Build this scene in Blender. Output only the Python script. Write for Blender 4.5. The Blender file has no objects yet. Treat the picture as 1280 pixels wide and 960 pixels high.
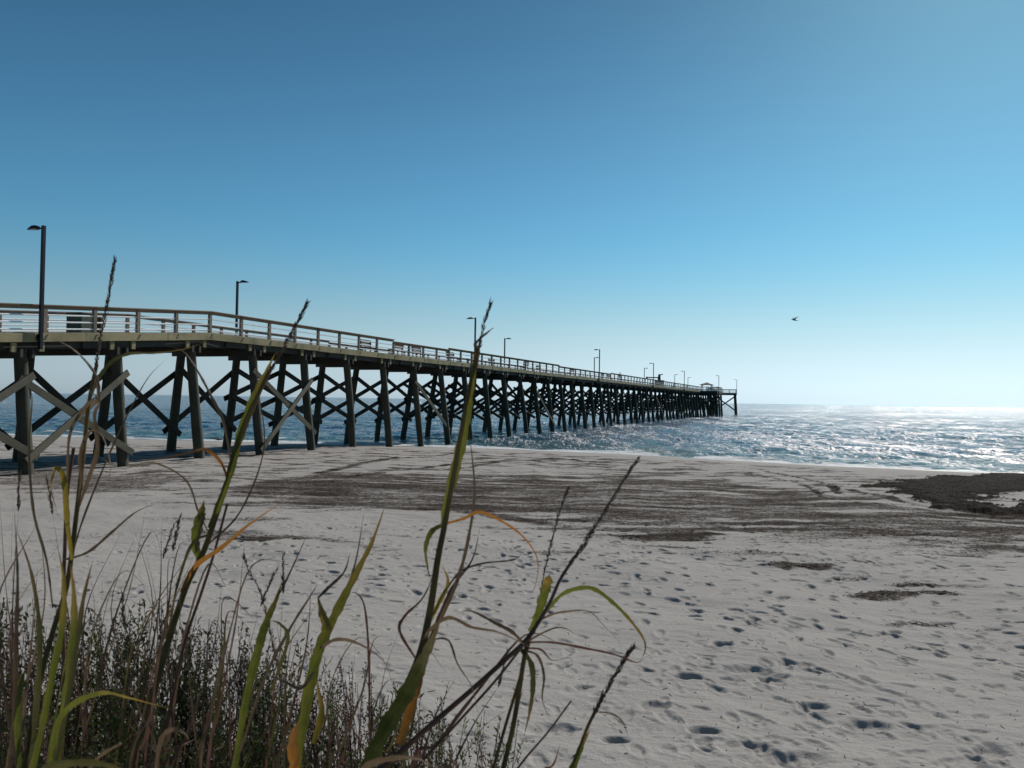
import bpy, math, random
import numpy as np
from mathutils import Vector, Matrix
random.seed(7); rng = np.random.default_rng(11)
R = math.radians
scene = bpy.context.scene
C = scene.collection
EYE = 3.95                                    # eye height above the sea (z = 0)

# ------------------------------------------------------------------ camera
F = 950.0; PITCH = math.degrees(math.atan(20/F)); ROLL = 0.84
cd = bpy.data.cameras.new('camera'); cam = bpy.data.objects.new('camera', cd); C.objects.link(cam)
cd.sensor_width = 36; cd.lens = F/1280*36; cd.clip_start = 0.05; cd.clip_end = 60000
CM = Matrix.Translation((0, 0, EYE)) @ Matrix.Rotation(R(90+PITCH), 4, 'X') @ Matrix.Rotation(R(ROLL), 4, 'Z')
cam.matrix_world = CM
cd.dof.use_dof = True; cd.dof.focus_distance = 25; cd.dof.aperture_fstop = 11
scene.camera = cam
# ------------------------------------------------------------------ sky, sun, exposure
SUN_EL, SUN_AZ = 36.0, 35.0                   # azimuth measured from +Y towards +X
w = bpy.data.worlds.new('World'); scene.world = w; w.use_nodes = True
nt = w.node_tree; bg = nt.nodes['Background']
sky = nt.nodes.new('ShaderNodeTexSky'); sky.sky_type = 'NISHITA'; sky.sun_disc = False
sky.sun_elevation = R(SUN_EL); sky.sun_rotation = R(SUN_AZ)
sky.altitude = 0; sky.air_density = 1.0; sky.dust_density = 0.35; sky.ozone_density = 1.6
def wn(t_, **k):
    n_ = nt.nodes.new('ShaderNode'+t_)
    for a_, b_ in k.items(): setattr(n_, a_, b_)
    return n_
tint = wn('Mix', data_type='RGBA', blend_type='MULTIPLY'); tint.inputs[0].default_value = 1; tint.inputs[7].default_value = (.49, .97, 1.09, 1)
nt.links.new(sky.outputs[0], tint.inputs[6])
geo = wn('TexCoord'); sep = wn('SeparateXYZ'); nt.links.new(geo.outputs['Generated'], sep.inputs[0])
hz = wn('MapRange', interpolation_type='SMOOTHERSTEP'); hz.inputs[1].default_value = -.02; hz.inputs[2].default_value = .24; hz.inputs[3].default_value = .92; hz.inputs[4].default_value = 0
nt.links.new(sep.outputs[2], hz.inputs[0])
lum = wn('RGBToBW'); nt.links.new(sky.outputs[0], lum.inputs[0])
pale = wn('Mix', data_type='RGBA', blend_type='MULTIPLY'); pale.inputs[0].default_value = 1; pale.inputs[7].default_value = (.80, .98, 1.12, 1); nt.links.new(lum.outputs[0], pale.inputs[6])
mx = wn('Mix', data_type='RGBA'); nt.links.new(hz.outputs[0], mx.inputs[0]); nt.links.new(tint.outputs[2], mx.inputs[6]); nt.links.new(pale.outputs[2], mx.inputs[7])
alt = wn('MapRange', interpolation_type='SMOOTHSTEP'); alt.inputs[1].default_value = .12; alt.inputs[2].default_value = .62; alt.inputs[3].default_value = 1; alt.inputs[4].default_value = .60
nt.links.new(sep.outputs[2], alt.inputs[0])
dk = wn('Mix', data_type='RGBA', blend_type='MULTIPLY'); dk.inputs[0].default_value = 1; nt.links.new(mx.outputs[2], dk.inputs[6]); nt.links.new(alt.outputs[0], dk.inputs[7])
nt.links.new(dk.outputs[2], bg.inputs[0]); bg.inputs[1].default_value = 0.098
sd = bpy.data.lights.new('sun', 'SUN'); sd.energy = 5.0; sd.angle = R(0.53); sd.color = (1, .95, .88)
sun = bpy.data.objects.new('sun', sd); C.objects.link(sun)
sdir = Vector((math.sin(R(SUN_AZ))*math.cos(R(SUN_EL)), math.cos(R(SUN_AZ))*math.cos(R(SUN_EL)), math.sin(R(SUN_EL))))
sun.rotation_euler = sdir.to_track_quat('Z', 'Y').to_euler(); sun.location = (20, 20, 40)
vs = scene.view_settings
vs.view_transform = 'Standard'; vs.look = 'None'; vs.gamma = 1; vs.use_curve_mapping = False; vs.exposure = -0.32
cy = scene.cycles
cy.max_bounces = 6; cy.diffuse_bounces = 3; cy.glossy_bounces = 3; cy.transmission_bounces = 4; cy.transparent_max_bounces = 4
cy.sample_clamp_indirect = 4; cy.caustics_reflective = False; cy.caustics_refractive = False

# ------------------------------------------------------------------ helpers
Rm = np.array(CM.to_3x3())
def ray(px, py):
    v = Rm @ np.array([(px-640)/F, (480-py)/F, -1.0])
    return v/v[1]
def at(px, py, Y):
    v = ray(px, py)*Y
    return Vector((v[0], Y, EYE+v[2]))

def tag(o, label=None, cat=None, group=None, kind=None):
    for k, v in (('label', label), ('category', cat), ('group', group), ('kind', kind)):
        if v: o[k] = v
    return o
def empty(name, loc, label=None, cat=None, group=None, rz=0):
    o = bpy.data.objects.new(name, None); C.objects.link(o); o.location = loc; o.rotation_euler = (0, 0, rz)
    return tag(o, label, cat, group)

class MB:
    def __init__(s): s.v = []; s.f = []
    def add(s, vs, fs):
        n = len(s.v); s.v += [tuple(v) for v in vs]; s.f += [tuple(i+n for i in f) for f in fs]; return s
    def frame_box(s, c, ax, ay, az):            # centre and three half-axis vectors
        c, ax, ay, az = map(Vector, (c, ax, ay, az)); v = []
        for sx in (-1, 1):
            for sy in (-1, 1):
                for sz in (-1, 1): v.append(c+ax*sx+ay*sy+az*sz)
        return s.add(v, [(0,1,3,2), (4,6,7,5), (0,4,5,1), (2,3,7,6), (0,2,6,4), (1,5,7,3)])
    def bar(s, a, b, wd, th, side=None):        # plank from a to b; wd is the width across, th the thickness along side
        a, b = Vector(a), Vector(b); d = (b-a); L = d.length; d.normalize()
        side = Vector(side) if side is not None else Vector((0, 0, 1))
        t = side - d*side.dot(d)
        if t.length < 1e-4: t = d.orthogonal()
        t.normalize(); wv = d.cross(t)
        return s.frame_box((a+b)/2, d*L/2, wv*wd/2, t*th/2)
    def tube(s, pts, rs, n=8, cap=True):
        pts = [Vector(p) for p in pts]; k0 = len(s.v); ref = Vector((0.3, 1, 0.2)).normalized()
        for i, p in enumerate(pts):
            d = (pts[min(i+1, len(pts)-1)]-pts[max(i-1, 0)]).normalized()
            x = d.cross(ref)
            if x.length < 1e-3: x = d.cross(Vector((1, 0, 0)))
            x.normalize(); y = d.cross(x); r = rs[i] if hasattr(rs, '__len__') else rs
            for j in range(n):
                a = 2*math.pi*j/n; s.v.append(tuple(p+x*(r*math.cos(a))+y*(r*math.sin(a))))
        for i in range(len(pts)-1):
            for j in range(n):
                a = k0+i*n+j; b = k0+i*n+(j+1) % n; s.f.append((a, b, b+n, a+n))
        if cap:
            s.f.append(tuple(k0+j for j in range(n))); s.f.append(tuple(k0+(len(pts)-1)*n+j for j in reversed(range(n))))
        return s
    def mesh(s, name):
        m = bpy.data.meshes.new(name); m.from_pydata(s.v, [], s.f); m.update(); return m
    def build(s, name, mat, parent=None, smooth=False, bevel=0, origin=None):
        if parent is not None and origin is None:
            origin = parent.matrix_basis.translation if parent.parent is None else Vector((0,0,0))
        if origin is None:
            origin = Vector((0, 0, 0))
        o0 = Vector(origin)
        if parent is None or parent.parent is None:
            s.v = [tuple(Vector(v)-o0) for v in s.v]
        m = s.mesh(name); m.materials.append(mat)
        if smooth: m.polygons.foreach_set('use_smooth', [True]*len(m.polygons))
        o = bpy.data.objects.new(name, m); C.objects.link(o)
        if parent is not None: o.parent = parent
        else: o.location = o0
        if bevel:
            b = o.modifiers.new('bevel', 'BEVEL'); b.width = bevel; b.segments = 1; b.limit_method = 'ANGLE'
        return o

# ---- materials
class NT:
    def __init__(s, name):
        s.m = bpy.data.materials.new(name); s.m.use_nodes = True; s.t = s.m.node_tree; s.p = s.t.nodes['Principled BSDF']; s.out = s.t.nodes['Material Output']
    def n(s, typ, **kw):
        nd = s.t.nodes.new('ShaderNode'+typ)
        for k, v in kw.items():
            if k in nd.inputs.keys(): nd.inputs[k].default_value = v
            else: setattr(nd, k, v)
        return nd
    def l(s, a, b): s.t.links.new(a, b)
    def coord(s, kind='Object', scale=(1, 1, 1)):
        tc = s.n('TexCoord'); mp = s.n('Mapping'); mp.inputs['Scale'].default_value = scale; s.l(tc.outputs[kind], mp.inputs[0]); return mp.outputs[0]
    def geo(s, scale=(1, 1, 1)):
        g = s.n('NewGeometry'); mp = s.n('Mapping'); mp.inputs['Scale'].default_value = scale; s.l(g.outputs['Position'], mp.inputs[0]); return mp.outputs[0]
    def noise(s, vec, scale, detail=4, rough=.6):
        nd = s.n('TexNoise', Scale=scale, Detail=detail, Roughness=rough); s.l(vec, nd.inputs['Vector']); return nd.outputs['Fac']
    def ramp(s, fac, stops):
        r = s.n('ValToRGB'); e = r.color_ramp.elements
        while len(e) < len(stops): e.new(.5)
        for i, (p, c) in enumerate(stops): e[i].position = p; e[i].color = (*c, 1) if len(c) == 3 else c
        s.l(fac, r.inputs[0]); return r.outputs[0]
    def mix(s, fac, a, b):
        m = s.n('Mix', data_type='RGBA')
        for v, i in ((fac, 0), (a, 6), (b, 7)):
            if isinstance(v, (int, float)): m.inputs[i].default_value = v
            elif isinstance(v, tuple): m.inputs[i].default_value = (*v, 1)
            else: s.l(v, m.inputs[i])
        return m.outputs[2]
    def math(s, op, a, b=None, c=None):
        m = s.n('Math', operation=op)
        for v, i in ((a, 0), (b, 1), (c, 2)):
            if v is None: continue
            if isinstance(v, (int, float)): m.inputs[i].default_value = v
            else: s.l(v, m.inputs[i])
        return m.outputs[0]
    def bump(s, h, dist, strength=1, normal=None):
        b = s.n('Bump', Distance=dist, Strength=strength); s.l(h, b.inputs['Height'])
        if normal is not None: s.l(normal, b.inputs['Normal'])
        return b.outputs[0]

def wood(name, c1, c2, c3, rough=.8, grain=(1.2, 1.2, 9), vertical=True):
    t = NT(name); v = t.geo()
    big = t.noise(v, .7, 3); fine = t.noise(t.geo((9, 9, 1.3) if vertical else (1.5, 1.5, 26)), 2.2, 6, .7)
    spots = t.noise(v, 6, 5, .75)
    c = t.mix(t.ramp(fine, [(.3, (0,)*3), (.7, (1,)*3)]), c1, c2)
    c = t.mix(t.ramp(big, [(.42, (0,)*3), (.66, (1,)*3)]), c, c3)
    c = t.mix(t.ramp(spots, [(.56, (0,)*3), (.72, (.7,)*3)]), c, tuple(x*.35 for x in c1))
    t.l(c, t.p.inputs['Base Color']); t.p.inputs['Roughness'].default_value = rough
    t.l(t.bump(fine, .006, .8), t.p.inputs['Normal'])
    return t.m
def plain(name, col, rough=.5, metal=0, var=.25, scale=8):
    t = NT(name); v = t.geo(); n = t.noise(v, scale, 4)
    c = t.mix(t.ramp(n, [(.35, (0,)*3), (.65, (1,)*3)]), tuple(x*(1-var) for x in col), tuple(min(1, x*(1+var)) for x in col))
    t.l(c, t.p.inputs['Base Color']); t.p.inputs['Roughness'].default_value = rough; t.p.inputs['Metallic'].default_value = metal
    return t.m
M = {}
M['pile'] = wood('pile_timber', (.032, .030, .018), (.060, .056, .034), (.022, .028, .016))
M['dark'] = wood('shaded_under_timber', (.026, .026, .021), (.05, .047, .037), (.022, .026, .021), vertical=False)  # under-deck shade is put into this darker timber colour
M['brace'] = wood('shaded_brace_timber', (.022, .021, .016), (.045, .041, .030), (.018, .019, .014), vertical=False)  # inner braces: shadow below the deck painted into the colour
M['pale'] = wood('sunlit_brace_timber', (.075, .068, .045), (.13, .115, .078), (.06, .057, .037), vertical=False)  # near-face braces: catching sun is painted in as a paler tone
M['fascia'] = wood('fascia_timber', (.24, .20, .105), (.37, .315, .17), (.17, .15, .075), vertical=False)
M['rail'] = wood('rail_timber', (.20, .135, .085), (.36, .25, .165), (.19, .14, .09), vertical=False)
M['far_rail'] = wood('sunlit_weathered_rail', (.30, .235, .19), (.46, .37, .31), (.26, .21, .18), vertical=False)  # weathered pink; sunlight on the far rail painted into the lighter colour
M['post'] = wood('post_timber', (.15, .115, .08), (.28, .225, .165), (.12, .10, .075))
M['deck'] = wood('deck_timber', (.16, .14, .11), (.26, .23, .19), (.13, .12, .10), vertical=False)
M['bench'] = wood('bench_timber', (.10, .045, .035), (.19, .085, .065), (.07, .04, .03), vertical=False)
M['bar'] = plain('galvanised_glint_bar', (.90, .90, .90), .25, 0, .03)  # white base colour stands in for sun glint on the bars
M['iron'] = plain('dark_iron', (.02, .02, .02), .5, .6)
M['lamp'] = plain('lamp_bronze', (.012, .014, .020), .45, .5)
M['lens'] = plain('lamp_lens', (.5, .5, .48), .3)
M['green_box'] = plain('green_box', (.030, .048, .026), .6)
M['roof'] = plain('grey_roof', (.05, .055, .055), .7)

# ------------------------------------------------------------------ numpy noise
def _hash(ix, iy, seed):
    h = (ix.astype(np.int64)*374761393 + iy.astype(np.int64)*668265263 + seed*1442695041) & 0xffffffff
    h = ((h ^ (h >> 13))*1274126177) & 0xffffffff
    return ((h ^ (h >> 16)) & 0xffff)/65535.0
def vnoise(x, y, seed=0):
    ix = np.floor(x); iy = np.floor(y); fx = x-ix; fy = y-iy
    fx = fx*fx*(3-2*fx); fy = fy*fy*(3-2*fy); ix = ix.astype(np.int64); iy = iy.astype(np.int64)
    a = _hash(ix, iy, seed); b = _hash(ix+1, iy, seed); c = _hash(ix, iy+1, seed); d = _hash(ix+1, iy+1, seed)
    return (a*(1-fx)+b*fx)*(1-fy)+(c*(1-fx)+d*fx)*fy
def fbm(x, y, octs=4, seed=0, gain=.5):
    s = 0; a = 1; t = 0
    for i in range(octs):
        s = s+a*vnoise(x*2**i+17.3*i, y*2**i-9.1*i, seed+i); t += a; a *= gain
    return s/t
def sstep(a, b, x):
    t = np.clip((x-a)/(b-a), 0, 1); return t*t*(3-2*t)

# ------------------------------------------------------------------ terrain
_xs = np.linspace(-400, 400, 1601)
_zs = np.interp(_xs, [-400, -100, -39, -24, -2.6, 9.6, 16.7, 30.4, 60, 120, 400], [150, 84, 69, 65.8, 62, 57, 51.5, 45.0, 33, 12, -90])
_k = np.exp(-np.linspace(-2, 2, 25)**2); _k /= _k.sum()
_zs[12:-12] = np.convolve(_zs, _k, 'valid')
def shore_s(X, Y):                            # metres seaward of the water's edge
    return (Y-np.interp(X, _xs, _zs))*.93
_ss = np.linspace(-120, 120, 961)
_hh = np.interp(_ss, [-120, -75, -62, -57.5, -52, -46, -40, -32, -20, -14, -9, -4, 0, 5, 20, 60, 120],
                     [4.5, 3.2, 2.75, 2.3, 1.62, 1.22, 1.04, .86, .70, .60, .44, .2, 0, -.3, -1.1, -3, -5])
_hh[8:-8] = np.convolve(_hh, np.ones(17)/17, 'valid')
def base_h(X, Y):
    s = shore_s(X, Y)
    h = np.interp(s, _ss, _hh)
    h = h - .28*sstep(-8, -24, X)*sstep(-50, -38, s)*sstep(-2, -14, s)
    h = h + .5*np.exp(-(((X+.95)/1.5)**2+((Y-1.7)/1.25)**2))          # low dune that carries the grass
    return h
def ground_h1(x, y):
    X = np.array([float(x)]); Y = np.array([float(y)]); return float(base_h(X, Y)[0])
def px_ground(px, py):                        # where a view ray meets the sand
    r = ray(px, py); Y = 3.0
    lo, hi = 1.0, 400.0
    for _ in range(50):
        m = (lo+hi)/2
        if EYE+r[2]*m > ground_h1(r[0]*m, m): lo = m
        else: hi = m
    return (r[0]*lo, lo)
def poly_sd(X, Y, P):                         # signed distance to a polygon, + inside
    d = np.full(X.shape, 1e9); ins = np.zeros(X.shape, bool); n = len(P)
    for i in range(n):
        ax, ay = P[i]; bx, by = P[(i+1) % n]
        ex, ey = bx-ax, by-ay; t = np.clip(((X-ax)*ex+(Y-ay)*ey)/(ex*ex+ey*ey+1e-9), 0, 1)
        d = np.minimum(d, np.hypot(X-ax-t*ex, Y-ay-t*ey))
        c = ((ay > Y) != (by > Y)) & (X < (bx-ax)*(Y-ay)/(by-ay+1e-12)+ax); ins ^= c
    return np.where(ins, d, -d)
def line_d(X, Y, P):
    d = np.full(X.shape, 1e9)
    for (ax, ay), (bx, by) in zip(P[:-1], P[1:]):
        ex, ey = bx-ax, by-ay; t = np.clip(((X-ax)*ex+(Y-ay)*ey)/(ex*ex+ey*ey+1e-9), 0, 1)
        d = np.minimum(d, np.hypot(X-ax-t*ex, Y-ay-t*ey))
    return d
G = lambda L: [px_ground(*p) for p in L]
BAND = G([(250,622),(300,606),(390,592),(470,588),(560,600),(640,592),(760,596),(900,602),(1010,612),(1100,628),(1290,646),(1290,684),(1100,669),(960,664),(820,666),(700,655),(560,642),(430,634),(320,632)])
BAND2 = G([(-10,588),(80,582),(170,592),(250,600),(230,612),(120,618),(-10,616)])
DARKLINE = G([(470,632),(560,638),(640,645),(700,655),(820,662),(960,663),(1100,670),(1290,686)])
MAT1 = G([(1092,606),(1130,600),(1180,599),(1230,595),(1292,592),(1292,612),(1250,615),(1226,622),(1238,634),(1292,630),(1292,640),(1230,640),(1180,634),(1140,628),(1120,617)])
LINES = [(G(L), wd) for L, wd in [
    ([(400,590),(480,575),(600,566),(680,566)], .5), ([(420,600),(560,580),(700,574),(760,580)], .4), ([(560,588),(640,575),(760,584)], .35),
    ([(940,592),(985,600),(1020,612),(1030,622),(1100,634),(1280,648)], .28), ([(960,590),(1010,598),(1040,610),(1050,618)], .25),
    ([(1060,612),(1120,628),(1180,637),(1290,642)], .4), ([(845,626),(880,620),(905,612)], .2)]]
PATCH = [(px_ground(px, py), rx, ry, k) for px, py, rx, ry, k in [
    (965,698,.55,.4,.8), (1005,712,.5,.25,.55), (1090,744,.75,.5,.9), (1130,726,1.0,.28,.85), (1180,742,.7,.2,.9), (1195,728,.8,.25,.6), (1110,700,1.4,.3,.4),
    (1125,778,.7,.16,.7), (1175,782,.6,.12,.5), (1215,690,1.4,.35,.6), (340,676,.9,.5,.75), (420,682,.9,.4,.7), (300,668,1.2,.6,.6), (520,668,1.6,.5,.5), (480,690,.9,.3,.5),
    (240,650,2.0,.8,.5), (720,585,2.2,.8,.5), (1040,582,.35,.25,1.2), (950,577,.3,.2,1.0), (700,690,.8,.3,.45), (880,686,1.5,.4,.5), (150,670,1.4,.5,.5)]]
BARE = [(px_ground(px, py), rx, ry) for px, py, rx, ry in [(560,592,4.2,.5), (880,616,1.5,.3), (985,602,1.3,.7), (1225,618,1.0,.5), (720,600,1.5,.4), (1075,640,1.2,.2)]]

def wrack_mask(X, Y):
    nx = (fbm(X*.55, Y*.55, 4, 5)-.5)*3.2; ny = (fbm(X*.55+40, Y*.55+9, 4, 9)-.5)*3.2
    x = X+nx*.8; y = Y+ny*.8
    st = np.clip((fbm(X*.5+Y*.12, Y*2.2, 5, 21)-.5)*1.7+.5, 0, 1)                               # streaks along the tide line
    m = .70*sstep(-1.6, 1.5, poly_sd(x, y, BAND)+(st-.5)*4)*(0.58+.6*st)
    m = np.maximum(m, .55*sstep(-.5, .9, poly_sd(x, y, BAND2)+(st-.5)*2))
    m = np.maximum(m, (.35+.6*fbm(X*.7, Y*1.5, 3, 88))*sstep(.75, .05, line_d(X+nx*.22, Y+ny*.22, DARKLINE)-.5*(st-.5)))
    mat = sstep(-.45, .55, poly_sd(X+nx*.5, Y+ny*.5, MAT1)+(st-.5)*1.6+(fbm(X*3, Y*5, 3, 66)-.5)*1.6); m = np.maximum(m, 1.25*mat)
    for L, wd in LINES: m = np.maximum(m, .85*sstep(wd, wd*.35, line_d(X+nx*.12, Y+ny*.12, L))*(.5+.7*st))
    for (cx, cy_), rx, ry, k in PATCH:
        d = ((x-cx+(nx*0))/rx)**2+((y-cy_)/ry)**2
        m = np.maximum(m, np.minimum(k*sstep(1.7, .2, d)*(.4+.8*st), .72))
    for (cx, cy_), rx, ry in BARE:
        m = m*(1-.8*sstep(1.6, .4, ((X+nx*.2-cx)/rx)**2+((Y+ny*.2-cy_)/ry)**2))
    s = shore_s(X, Y)                                                 # loose specks on the whole upper beach
    far = sstep(-47, -36, s)*sstep(-5, -11, s)
    m = np.maximum(m, .66*far*sstep(.38, .70, fbm(X*.8, Y*2.4, 5, 33))*(.5+.5*sstep(-44,-34,s)))
    return np.clip(m, 0, 1.3)

# ---- one sand sheet: fine where the picture looks closely, coarse out to the horizon
th_f = np.linspace(R(-37), R(39), 1050)
th = np.concatenate([np.linspace(R(-180), R(-38), 60), th_f, np.linspace(R(40), R(180), 60)[:-1]])
rr = np.concatenate([np.linspace(.25, 2.6, 18), np.exp(np.linspace(np.log(2.8), np.log(24), 960)), np.exp(np.linspace(np.log(24.1), np.log(80), 260)), np.exp(np.linspace(np.log(84), np.log(3000), 40))])
nr, ntn = len(rr), len(th)
TH, RR = np.meshgrid(th, rr); GX = RR*np.sin(TH); GY = RR*np.cos(TH)
H = base_h(GX, GY)
S = shore_s(GX, GY)
WR = wrack_mask(GX, GY)*(RR < 120)
dry = sstep(-4, -10, S)
H += dry*((fbm(GX*.35, GY*.35, 3, 2)-.5)*.22 + (fbm(GX*1.3, GY*1.8, 3, 12)-.5)*.055 + (fbm(GX*5+GY*2, GY*9, 3, 13)-.5)*.018)
H += (fbm(GX*9, GY*9, 3, 40)-.45)*.03*np.clip(WR, 0, 1)*(RR < 60)
H += sstep(.8, 1.2, WR)*(.05+.04*fbm(GX*1.1, GY*1.1, 2, 44)+.05*fbm(GX*13, GY*13, 2, 45))*(RR < 60)
# footprints
fps = []
def trail(x0, y0, ang, n, step=.62):
    x, y = x0, y0
    for i in range(n):
        sd_ = 1 if i % 2 else -1
        fps.append((x+sd_*.12*math.cos(ang)+random.gauss(0, .05), y-sd_*.12*math.sin(ang)+random.gauss(0, .05), ang+random.gauss(0, .2), random.uniform(.11, .17), random.uniform(.055, .08), random.uniform(.012, .034)))
        x += step*math.sin(ang); y += step*math.cos(ang); ang += random.gauss(0, .05)
for x0, y0, a, n in [(1.3,4,.12,26),(2.2,4.2,.05,28),(1.6,4.5,.35,26),(2.9,4.6,.18,24),(3.2,5,-.1,20),(.4,5.5,.6,24),(5.5,5.2,-.5,22),(4.4,5,.3,24),(6.5,7,-.9,18),(2.0,6,-.55,22),(-1.5,6,.25,20),
                     (-3.5,8,.9,24),(-6,9,1.3,26),(-4,12,1.45,24),(1,13,1.4,20),(7,9,.2,16),(8,12,-1.2,18),(0,8,-.2,16),(-2,10,1.7,16),(4,9,1.1,16),(3,4.4,.6,20),(1.2,5.2,-.15,18),(2.4,4.8,.75,14)]:
    trail(x0, y0, a, n)
for i in range(1500):
    u = random.random(); Y = 4.2+(u**1.0)*14; X = random.uniform(-.60, .72)*Y
    if fbm(np.array([X*.35]), np.array([Y*.35]), 2, 77)[0] < random.uniform(.36, .66): continue
    sc = random.uniform(.6, 1.15)
    fps.append((X, Y, random.uniform(-1.3, 1.3), .11*sc*random.uniform(.8, 1.5), .058*sc, random.uniform(.006, .032)*sc))
for i in range(1500):                                                   # pocks and small hollows
    Y = 4.2+random.random()*22; X = random.uniform(-.66, .72)*Y
    fps.append((X, Y, random.uniform(-1.5, 1.5), random.uniform(.03, .09), random.uniform(.02, .05), random.uniform(.006, .02)))
for px, py, a in [(938,843,.18), (690,914,.16), (1085,908,.16), (820,886,.12), (905,812,.12), (1000,955,.2), (955,950,.15), (880,915,.1), (1020,885,.12), (860,850,.12), (930,935,.16), (770,925,.1), (1240,945,.14)]:
    x, y = px_ground(px, py); fps.append((x, y, random.uniform(.8, 1.5), a*1.35, a*.8, .06))
for (fx, fy, fa, fl, fw, fd) in fps:
    r0 = math.hypot(fx, fy); t0 = math.atan2(fx, fy); rad = fl*2.2
    i0, i1 = np.searchsorted(rr, r0-rad), np.searchsorted(rr, r0+rad); j0, j1 = np.searchsorted(th, t0-rad/r0), np.searchsorted(th, t0+rad/r0)
    if i1-i0 < 1 or j1-j0 < 1: continue
    x = GX[i0:i1, j0:j1]-fx; y = GY[i0:i1, j0:j1]-fy
    wob = 1+.35*(vnoise(GX[i0:i1, j0:j1]*14, GY[i0:i1, j0:j1]*14, 3)-.5)
    u = (x*math.sin(fa)+y*math.cos(fa))/fl*wob; v = (x*math.cos(fa)-y*math.sin(fa))/fw*wob
    q = np.sqrt(u*u+v*v); fd *= .62+.85*min(1, max(0, (r0-6)/6))
    dent = -fd*(1-sstep(.5, 1.05, q)) + fd*.25*np.exp(-((q-1.28)/.24)**2)*(.55+.45*np.clip(-u, -1, 1))
    H[i0:i1, j0:j1] += dent
# tyre grooves
for L, wd in LINES[3:6]:
    d = line_d(GX, GY, L); H -= .04*sstep(wd*.7, wd*.3, d)*(RR < 60)
    H += .02*np.exp(-((d-wd*.9)/.1)**2)*(RR < 60)
V = np.stack([GX, GY, H], -1).reshape(-1, 3)
def grid_mesh(name, V, nr, nc, wrap, mat):
    i = np.arange(nr-1)[:, None]; j = np.arange(nc if wrap else nc-1)[None, :]; j2 = (j+1) % nc
    q = np.stack([i*nc+j, (i+1)*nc+j, (i+1)*nc+j2, i*nc+j2], -1).reshape(-1, 4)[:, ::-1]
    m = bpy.data.meshes.new(name); m.vertices.add(len(V)); m.vertices.foreach_set('co', V.astype(np.float32).ravel())
    m.loops.add(q.size); m.loops.foreach_set('vertex_index', q.ravel().astype(np.int32))
    m.polygons.add(len(q)); m.polygons.foreach_set('loop_start', np.arange(0, q.size, 4, dtype=np.int32))
    try: m.polygons.foreach_set('loop_total', np.full(len(q), 4, dtype=np.int32))
    except Exception: pass
    m.update(calc_edges=True); m.polygons.foreach_set('use_smooth', np.ones(len(q), bool)); m.materials.append(mat)
    o = bpy.data.objects.new(name, m); C.objects.link(o); return o
def attr(o, name, a):
    at_ = o.data.attributes.new(name, 'FLOAT', 'POINT'); at_.data.foreach_set('value', a.astype(np.float32).ravel())

t = NT('beach_sand'); v = t.geo()
wr = t.n('Attribute', attribute_name='wrack').outputs['Fac']; wet = t.n('Attribute', attribute_name='wet').outputs['Fac']
n1 = t.noise(v, 40, 4, .7); n2 = t.noise(v, 1.1, 4); n3 = t.noise(t.geo((1, 2.2, 1)), 9, 6, .75); n4 = t.noise(t.geo((1, 2.6, 1)), 3.2, 5, .7)
sandc = t.mix(n1, (.305, .284, .262), (.42, .392, .364)); sandc = t.mix(t.ramp(n2, [(.35, (0,)*3), (.7, (.5,)*3)]), sandc, (.34, .315, .29))
grain = t.noise(v, 320, 2, .5); sandc = t.mix(t.ramp(grain, [(.62, (0,)*3), (.72, (.45,)*3)]), sandc, (.14, .12, .10))
n5 = t.noise(t.geo((1, 1.7, 1)), 34, 3, .75)
wc = t.mix(t.ramp(n5, [(.35, (0,)*3), (.68, (1,)*3)]), (.016, .012, .009), (.095, .066, .048))
nn = t.math('ADD', t.math('MULTIPLY', n4, .26), t.math('ADD', t.math('MULTIPLY', n3, .30), t.math('MULTIPLY', n5, .44)))
nn = t.math('ADD', t.math('MULTIPLY', t.math('SUBTRACT', nn, .5), 3.4), .52)
fac = t.ramp(t.math('SUBTRACT', t.math('ADD', wr, .5), nn), [(.40, (0,)*3), (.60, (1,)*3)])
fac = t.math('MULTIPLY', fac, t.ramp(wr, [(.0, (0,)*3), (.06, (1,)*3)]))
wc = t.mix(t.ramp(wr, [(.75, (0,)*3), (.88, (1,)*3)]), wc, t.mix(n3, (.006, .005, .004), (.040, .029, .021)))
col = t.mix(fac, sandc, wc); col = t.mix(wet, col, (.17, .15, .135))
t.l(col, t.p.inputs['Base Color'])
t.l(t.math('SUBTRACT', .92, t.math('MULTIPLY', wet, .55)), t.p.inputs['Roughness'])
t.l(t.math('ADD', .04, t.math('MULTIPLY', wet, .4)), t.p.inputs['Specular IOR Level'])
b1 = t.bump(t.noise(t.geo((1, 1.6, 1)), 13, 4, .6), .016, .8); b2 = t.bump(n5, .03, 1.0, b1)
t.l(fac, [nd for nd in t.t.nodes if nd.type == 'BUMP'][-1].inputs['Strength'])
t.l(t.bump(grain, .0025, .6, t.bump(n1, .009, .9, b2)), t.p.inputs['Normal'])
ground = grid_mesh('sand_beach', V, nr, ntn, True, t.m); tag(ground, kind='structure')
attr(ground, 'wrack', WR); attr(ground, 'wet', sstep(-3.2, -.6, S+(fbm(GX*.3, GY*.3, 3, 50)-.5)*2.5)*.9)

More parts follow.
